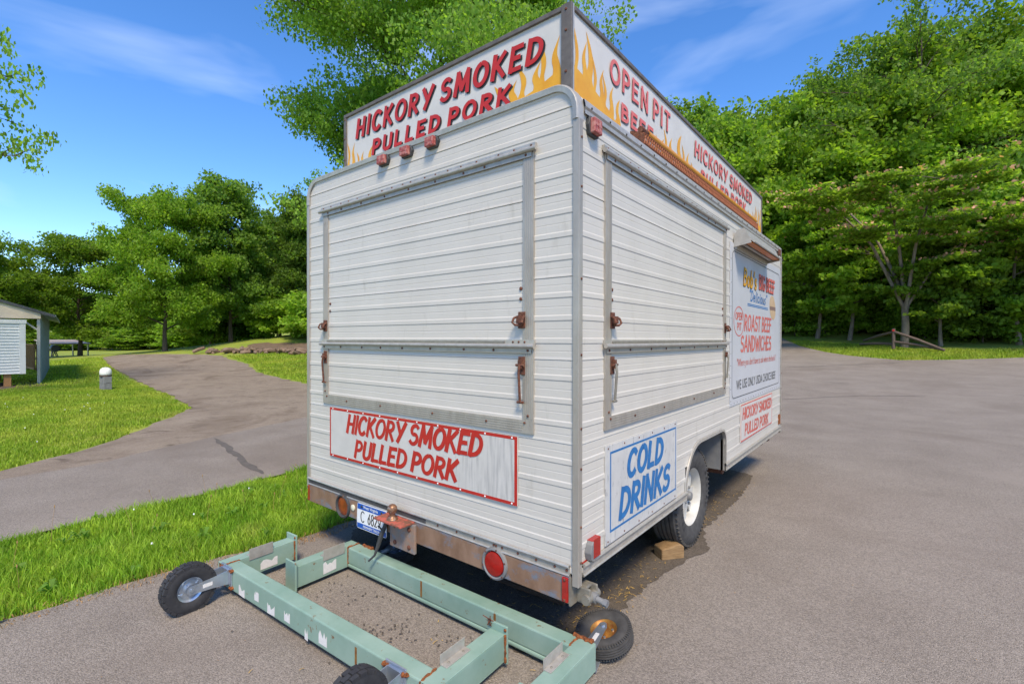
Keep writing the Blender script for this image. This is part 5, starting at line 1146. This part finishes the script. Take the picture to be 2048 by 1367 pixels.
for i, (px, dp, h, sx) in enumerate([(-120, 75, 12, 1.2), (-30, 85, 13, 1.2), (60, 80, 11, 1.2), (130, 95, 12, 1.3), (210, 100, 11, 1.3), (270, 90, 10, 1.2), (330, 85, 11, 1.2), (400, 80, 13, 1.2), (180, 120, 13, 1.4), (60, 115, 13, 1.4), (20, 70, 9, 1.3), (110, 66, 8, 1.4), (180, 72, 8, 1.4), (255, 68, 8, 1.3), (300, 74, 9, 1.3), (-60, 62, 9, 1.3)]):
    plant(T_HIL, *camray(px, dp), h, i*2.1, fl_, 'trees of the far treeline', sxy=sx)
plant(T_YNG, *camray(225, 62), 4.2, .5, 'small pale green tree alone in the field past the drive', sxy=1.2)
plant(T_MAP, *camray(-60, 30), 8.0, 4.0, 'maple at the back of the white shed', sxy=1.0)
for i, (px, dp, h) in enumerate([(430, 43, 3.2), (505, 46, 3.4), (555, 40, 3.0), (600, 38, 3.2), (640, 36, 3.5), (380, 55, 3.5), (470, 56, 4)]): plant(T_SHR, *camray(px, dp), h, i*1.7, 'dark leafy shrub at the foot of the wood above the drive', 'shrubs at the foot of the wood', sxy=1.2, cat='shrub')
for i, (px, dp, h) in enumerate([(245, 60, 1.8), (160, 62, 1.8), (200, 66, 2.6), (285, 64, 2.8), (325, 62, 3), (365, 60, 3), (120, 64, 2.4), (60, 60, 2.4)]): plant(T_SHR, *camray(px, dp), h, i*2.2, 'low green bush beyond the yard canopy', 'low bushes in the field', sxy=2.0, cat='shrub')
# top-left: boughs of a tree standing just out of the picture
plant(T_SPR, *camray(-285, 11.5), 14, .7, 'dark leafy tree whose boughs reach in over the lawn', sxy=.55)
# right: the wooded hillside
hl = 'leafy green hardwood on the wooded hillside beyond the lot'
hill = [(1330, 37, 15.5, .9), (1400, 40, 18.5, 1), (1475, 37, 17, .9), (1545, 42, 18.5, 1), (1600, 38, 14.5, .8), (1660, 41, 20, 1), (1720, 38, 18.5, .95), (1790, 44, 23, 1), (1860, 38, 17, 1), (1930, 42, 20, 1), (2000, 38, 19.5, 1), (2070, 42, 22, 1.05), (2150, 38, 21, 1), (2240, 38, 18, 1), (2350, 36, 17, 1), (1440, 50, 20.5, 1.1), (1580, 52, 19, 1.1), (1700, 54, 21, 1.1), (1840, 54, 22, 1.1), (1960, 52, 22, 1.1), (2100, 52, 22, 1.1), (1250, 44, 14, 1)]
for i, (px, dp, h, sx) in enumerate(hill):
    x, y = camray(px, dp); plant((T_HIL, T_TAL, T_HIL, T_MAP)[i % 4], x, y, h, i*1.37, hl, 'hardwoods of the wooded hillside', sxy=sx)
plant(T_SPR, *camray(1825, 36), 24, 1.0, 'tall thin-crowned tree reaching above the hillside wood', sxy=.8)
plant(T_SILK, 1.25, 31.9, 9.6, .3, 'spreading flat-topped tree with pink blossom behind the rail fence')
plant(T_SILK, 10.5, 33.5, 9.0, 2.3, 'second pink-blossomed tree further along the lot edge')
ytl = 'slim pale-trunked young maple at the edge of the hillside wood'
for i, (x, y, h, sx) in enumerate([(-3.24, 36.2, 9.5, 1), (-1.42, 35.3, 9, 1), (2.75, 32.6, 7.5, .9), (-5.2, 39.5, 8, 1), (5.8, 33.5, 8.5, 1), (8.2, 34.5, 8, 1.1)]): plant(T_YNG, x, y, h, i*1.1+.3, ytl, 'young maples at the wood edge', sxy=sx)
for i, (px, dp, h) in enumerate([(1575, 36, 2.4), (1660, 35.5, 3.0), (1735, 33.5, 3.4), (1840, 31, 3.0), (1900, 30, 3.6), (1950, 28.5, 4.0), (1990, 27.5, 3.8), (2040, 28, 4.2), (2110, 27, 4.2), (1770, 35, 4.5), (1690, 38, 4.5), (1610, 40, 4.5), (1930, 32, 5), (2010, 31, 5), (1540, 40, 4), (2200, 27, 4), (1590, 34.5, 3.4), (1650, 33.5, 3.2), (1715, 32.8, 2.8), (1770, 31.5, 2.6), (1850, 29, 2.4), (1965, 26.2, 3), (2030, 26, 3.2)]): plant(T_SHR, *camray(px, dp), h, i*1.9, 'dark understory shrub below the hillside trees', 'understory shrubs on the hillside', sxy=1.15, cat='shrub')

# ------------------------------------------------------------------ fence, lamp, shed, carport, canopy
FN = thing('rail_fence', 'fallen-in brown log rail fence with a red-topped post at the lot edge', 'fence', (.8, 30.36, gz(.8, 30.36)))
def frp(px, py, z): return Vector((px-.8, py-30.36, z+gz(px, py)-gz(.8, 30.36)))
mb = MB(); mb.tube([(0, 0, -.1), (.01, 0, .6), (0, .01, 1.10)], [.085, .08, .078], 9); mb.build('post', RAILW, FN, smooth=50)
mb = MB(); mb.lathe([(.058, 0), (.058, .012), (.02, .015)], Matrix.Translation((-.0, -.085, 1.0)) @ Matrix.Rotation(R(90), 4, 'X'), 14); mb.build('reflector', REDP, FN)
for a, b in (((0, 0, .92), (-1.35, 2.0, .28)), ((0, 0, .30), (-1.5, 1.6, .12)), ((0, 0, .95), (1.95, -.95, .10)), ((0, 0, .42), (1.9, -.85, .12))):
    a = Vector(a); b = Vector(b); a.z += 0; b.z += gz(.8+b.x, 30.36+b.y)-gz(.8, 30.36); m_ = a.lerp(b, .5)+Vector((0, 0, .03)); mb = MB(); mb.tube([a, m_, b], [.065, .07, .06], 8); mb.build('rail', RAILW, FN, smooth=50)
BX, BY = -17.47, 1.92
LM = thing('lamp_post', 'short concrete-block lamp post with a white globe top on the lawn', 'lamp post', (BX, BY, gz(BX, BY)-.03), R(12))
for i in range(2):
    mb = MB(); mb.box(-.135, .135, -.10, .10, .0+i*.205, .197+i*.205); mb.build('block', CMU, LM, bevel=.008)
mb = MB(); mb.lathe([(.10, .40), (.135, .405), (.15, .43), (.148, .45), (.11, .455)], Matrix(), 20); mb.build('lamp_collar', RAILW, LM, smooth=40)
mb = MB(); mb.lathe([(.13, .45), (.146, .47), (.148, .53), (.14, .59), (.115, .64), (.07, .67), (.001, .682)], Matrix(), 24); mb.build('globe', GLOBE, LM, smooth=60)
# shed: white vinyl boards on timber posts
SX, SY = -20.9, .55
SHD = thing('shed', 'white clapboard shed raised on timber posts under the carport', 'shed', (SX, SY, gz(SX, SY)))
nb = 17; z0s, z1s = .38, 2.08
for i in range(nb):
    za = z0s+(z1s-z0s-.10)*i/nb; zb_ = z0s+(z1s-z0s-.10)*(i+1)/nb
    mb = MB(); mb.add([(.04, -5, za), (.04, -.08, za), (.006, -.08, zb_), (.006, -5, zb_), (0, -5, za), (0, -.08, za)], [(0, 1, 2, 3), (0, 4, 5, 1)]); mb.build('clapboard', VINYL, SHD, fix=False)
    mb = MB(); mb.add([(-.08, .04, za), (-3, .04, za), (-3, .006, zb_), (-.08, .006, zb_), (-.08, 0, za), (-3, 0, za)], [(0, 1, 2, 3), (0, 4, 5, 1)]); mb.build('clapboard', VINYL, SHD, fix=False)
mb = MB(); mb.box(-3, -.002, -5, -.002, z0s, z1s); mb.build('wall_core', VINYL, SHD)
mb = MB(); mb.box(-.09, .05, -.09, .05, z0s-.01, z1s-.1); mb.build('corner_board', VINYL, SHD)
mb = MB(); mb.box(-3.1, .07, -5.1, .07, z1s-.1, z1s+.02); mb.build('eave_board', VINYL, SHD)
for x, y in ((-.12, -.35), (-.12, -2.6), (-2.7, -.35), (-2.7, -2.6), (-.12, -4.8)): mb = MB(); mb.box(x-.08, x+.08, y-.08, y+.08, -.05, z0s); mb.build('post', WOODT, SHD)
# carport
CX, CY = -21.7, 1.02
CP = thing('carport', 'metal carport with tan gable trim and grey green side panel beside the drive', 'carport', (CX, CY, gz(CX, CY)), R(-9.2))
mb = MB(); mb.box(-.05, .05, -.05, .03, -.05, 2.32); mb.build('leg', ALU2, CP)
for i in range(28):
    mb = MB(); x0 = -.06-i*.32; mb.box(x0-.30, x0, -.02, .03, .0, 2.36); mb.box(x0-.10, x0-.04, .03, .05, .0, 2.36); mb.build('wall_panel', PORTM, CP)
sl = .36
mb = MB(); mb.add([(.25, .42, 2.24), (-9.3, .42, 2.24), (-9.3, -3.4, 2.24+3.82*sl), (.25, -3.4, 2.24+3.82*sl), (.25, .42, 2.29), (-9.3, .42, 2.29), (-9.3, -3.4, 2.29+3.82*sl), (.25, -3.4, 2.29+3.82*sl)], [(0, 1, 2, 3), (4, 7, 6, 5), (0, 3, 7, 4), (0, 4, 5, 1), (1, 5, 6, 2), (2, 6, 7, 3)]); mb.build('roof', PORTM, CP)
mb = MB(); mb.add([(.27, .40, 2.20), (.27, -3.4, 2.20+3.8*sl), (.27, -3.4, 2.295+3.8*sl), (.27, .40, 2.295), (.255, .40, 2.20), (.255, -3.4, 2.20+3.8*sl), (.255, -3.4, 2.295+3.8*sl), (.255, .40, 2.295)], [(0, 1, 2, 3), (4, 7, 6, 5), (0, 4, 5, 1), (3, 2, 6, 7), (0, 3, 7, 4)]); mb.build('roof_trim', DPLAS, CP)
mb = MB(); mb.add([(.2, .05, 2.16), (.2, -3.4, 2.16), (.2, -3.4, 2.20+3.4*sl), (.2, .05, 2.33), (.15, .05, 2.16), (.15, -3.4, 2.16), (.15, -3.4, 2.20+3.4*sl), (.15, .05, 2.33)], [(0, 1, 2, 3), (4, 7, 6, 5), (0, 4, 5, 1), (0, 3, 7, 4)]); mb.build('gable_panel', TANM, CP)
mb = MB(); mb.box(-.03, .03, -.50, -.03, 0, .05, Matrix.Translation((0, 0, 1.72)) @ Matrix.Rotation(R(-42), 4, 'X')); mb.build('knee_brace', ALU2, CP)
# deck railing behind the shed
RX, RY = camray(69, 21.0)
DK = thing('deck_railing', 'reddish timber deck railing between the shed and the carport panel', 'railing', (RX, RY, gz(RX, RY)), R(0))
for i in range(9): mb = MB(); mb.box(-i*.32-.05, -i*.32+.05, -.02, .02, .1, 1.15); mb.build('baluster', WOODT, DK)
mb = MB(); mb.box(-2.7, .1, -.05, .05, 1.15, 1.20); mb.build('handrail', WOODT, DK)
mb = MB(); mb.box(-2.7, .1, -.04, .04, .10, .18); mb.build('bottom_rail', WOODT, DK)
for x in (-2.6, .0): mb = MB(); mb.box(x-.06, x+.06, .05, .15, -.05, 1.18); mb.build('post', WOODT, DK)
# patio canopy far behind
QX, QY = camray(126, 40)
CN = thing('patio_canopy', 'low tan patio canopy on thin posts beyond the carport', 'canopy', (QX, QY, gz(QX, QY)), R(10))
mb = MB(); mb.add([(-1.6, -1.3, 1.25), (1.5, -1.3, .95), (1.5, 1.3, .95), (-1.6, 1.3, 1.25), (-1.6, -1.3, 1.32), (1.5, -1.3, 1.02), (1.5, 1.3, 1.02), (-1.6, 1.3, 1.32)], [(0, 3, 2, 1), (4, 5, 6, 7), (0, 1, 5, 4), (1, 2, 6, 5), (2, 3, 7, 6), (3, 0, 4, 7)]); mb.build('canopy_top', pm('canopy_tan', (.34, .28, .23), (.3, .24, .2), scale=4), CN)
for x, y, z in ((-1.45, -1.15, 1.26), (1.35, -1.15, .98), (1.35, 1.15, .98), (-1.45, 1.15, 1.26)): mb = MB(); mb.box(x-.04, x+.04, y-.04, y+.04, -.1, z); mb.build('post', ALU2, CN)
QX, QY = camray(109, 36); GR = thing('grill', 'black lidded barbecue grill in front of the patio canopy', 'grill', (QX, QY, gz(QX, QY)))
mb = MB(); mb.tube([(-.4, 0, .62), (.4, 0, .62)], .26, 14); mb.build('firebox', DPLAS, GR, smooth=40)
for x in (-.3, .3): mb = MB(); mb.tube([(x, -.15, 0), (x, 0, .5)], .03, 6); mb.tube([(x, .15, 0), (x, 0, .5)], .03, 6); mb.build('leg', DPLAS, GR)
# pile of split logs and stones at the foot of the bank
PL = thing('debris_pile', 'low heap of split logs and stones along the dirt bank', 'log pile', (-30.2, 11.5, gz(-30.2, 11.5)))
rg = random.Random(12); a = Vector((-2.6, -1.5)); b = Vector((3.0, 2.0)); lm = MB(); lm.tube([(-.3, 0, 0), (0, .02, .02), (.3, 0, 0)], [.09, .10, .085], 7); lob = lm.build('log', pm('split_wood', (.24, .17, .12), (.14, .09, .06), scale=6, rough=.9), PL, smooth=40)
for i in range(64):
    t = rg.random(); p = a.lerp(b, t)+Vector((rg.gauss(0, .22), rg.gauss(0, .25))); o = lob if i == 0 else lob.copy()
    if i: col.objects.link(o); o.parent = PL
    o.location = (p.x, p.y, gz(PL.location.x+p.x, PL.location.y+p.y)-PL.location.z+rg.uniform(.02, .22)); o.rotation_euler = (rg.uniform(-.4, .4), rg.uniform(-.4, .4), rg.uniform(0, 3.14)); s_ = rg.uniform(.6, 1.3); o.scale = (s_, s_, s_)
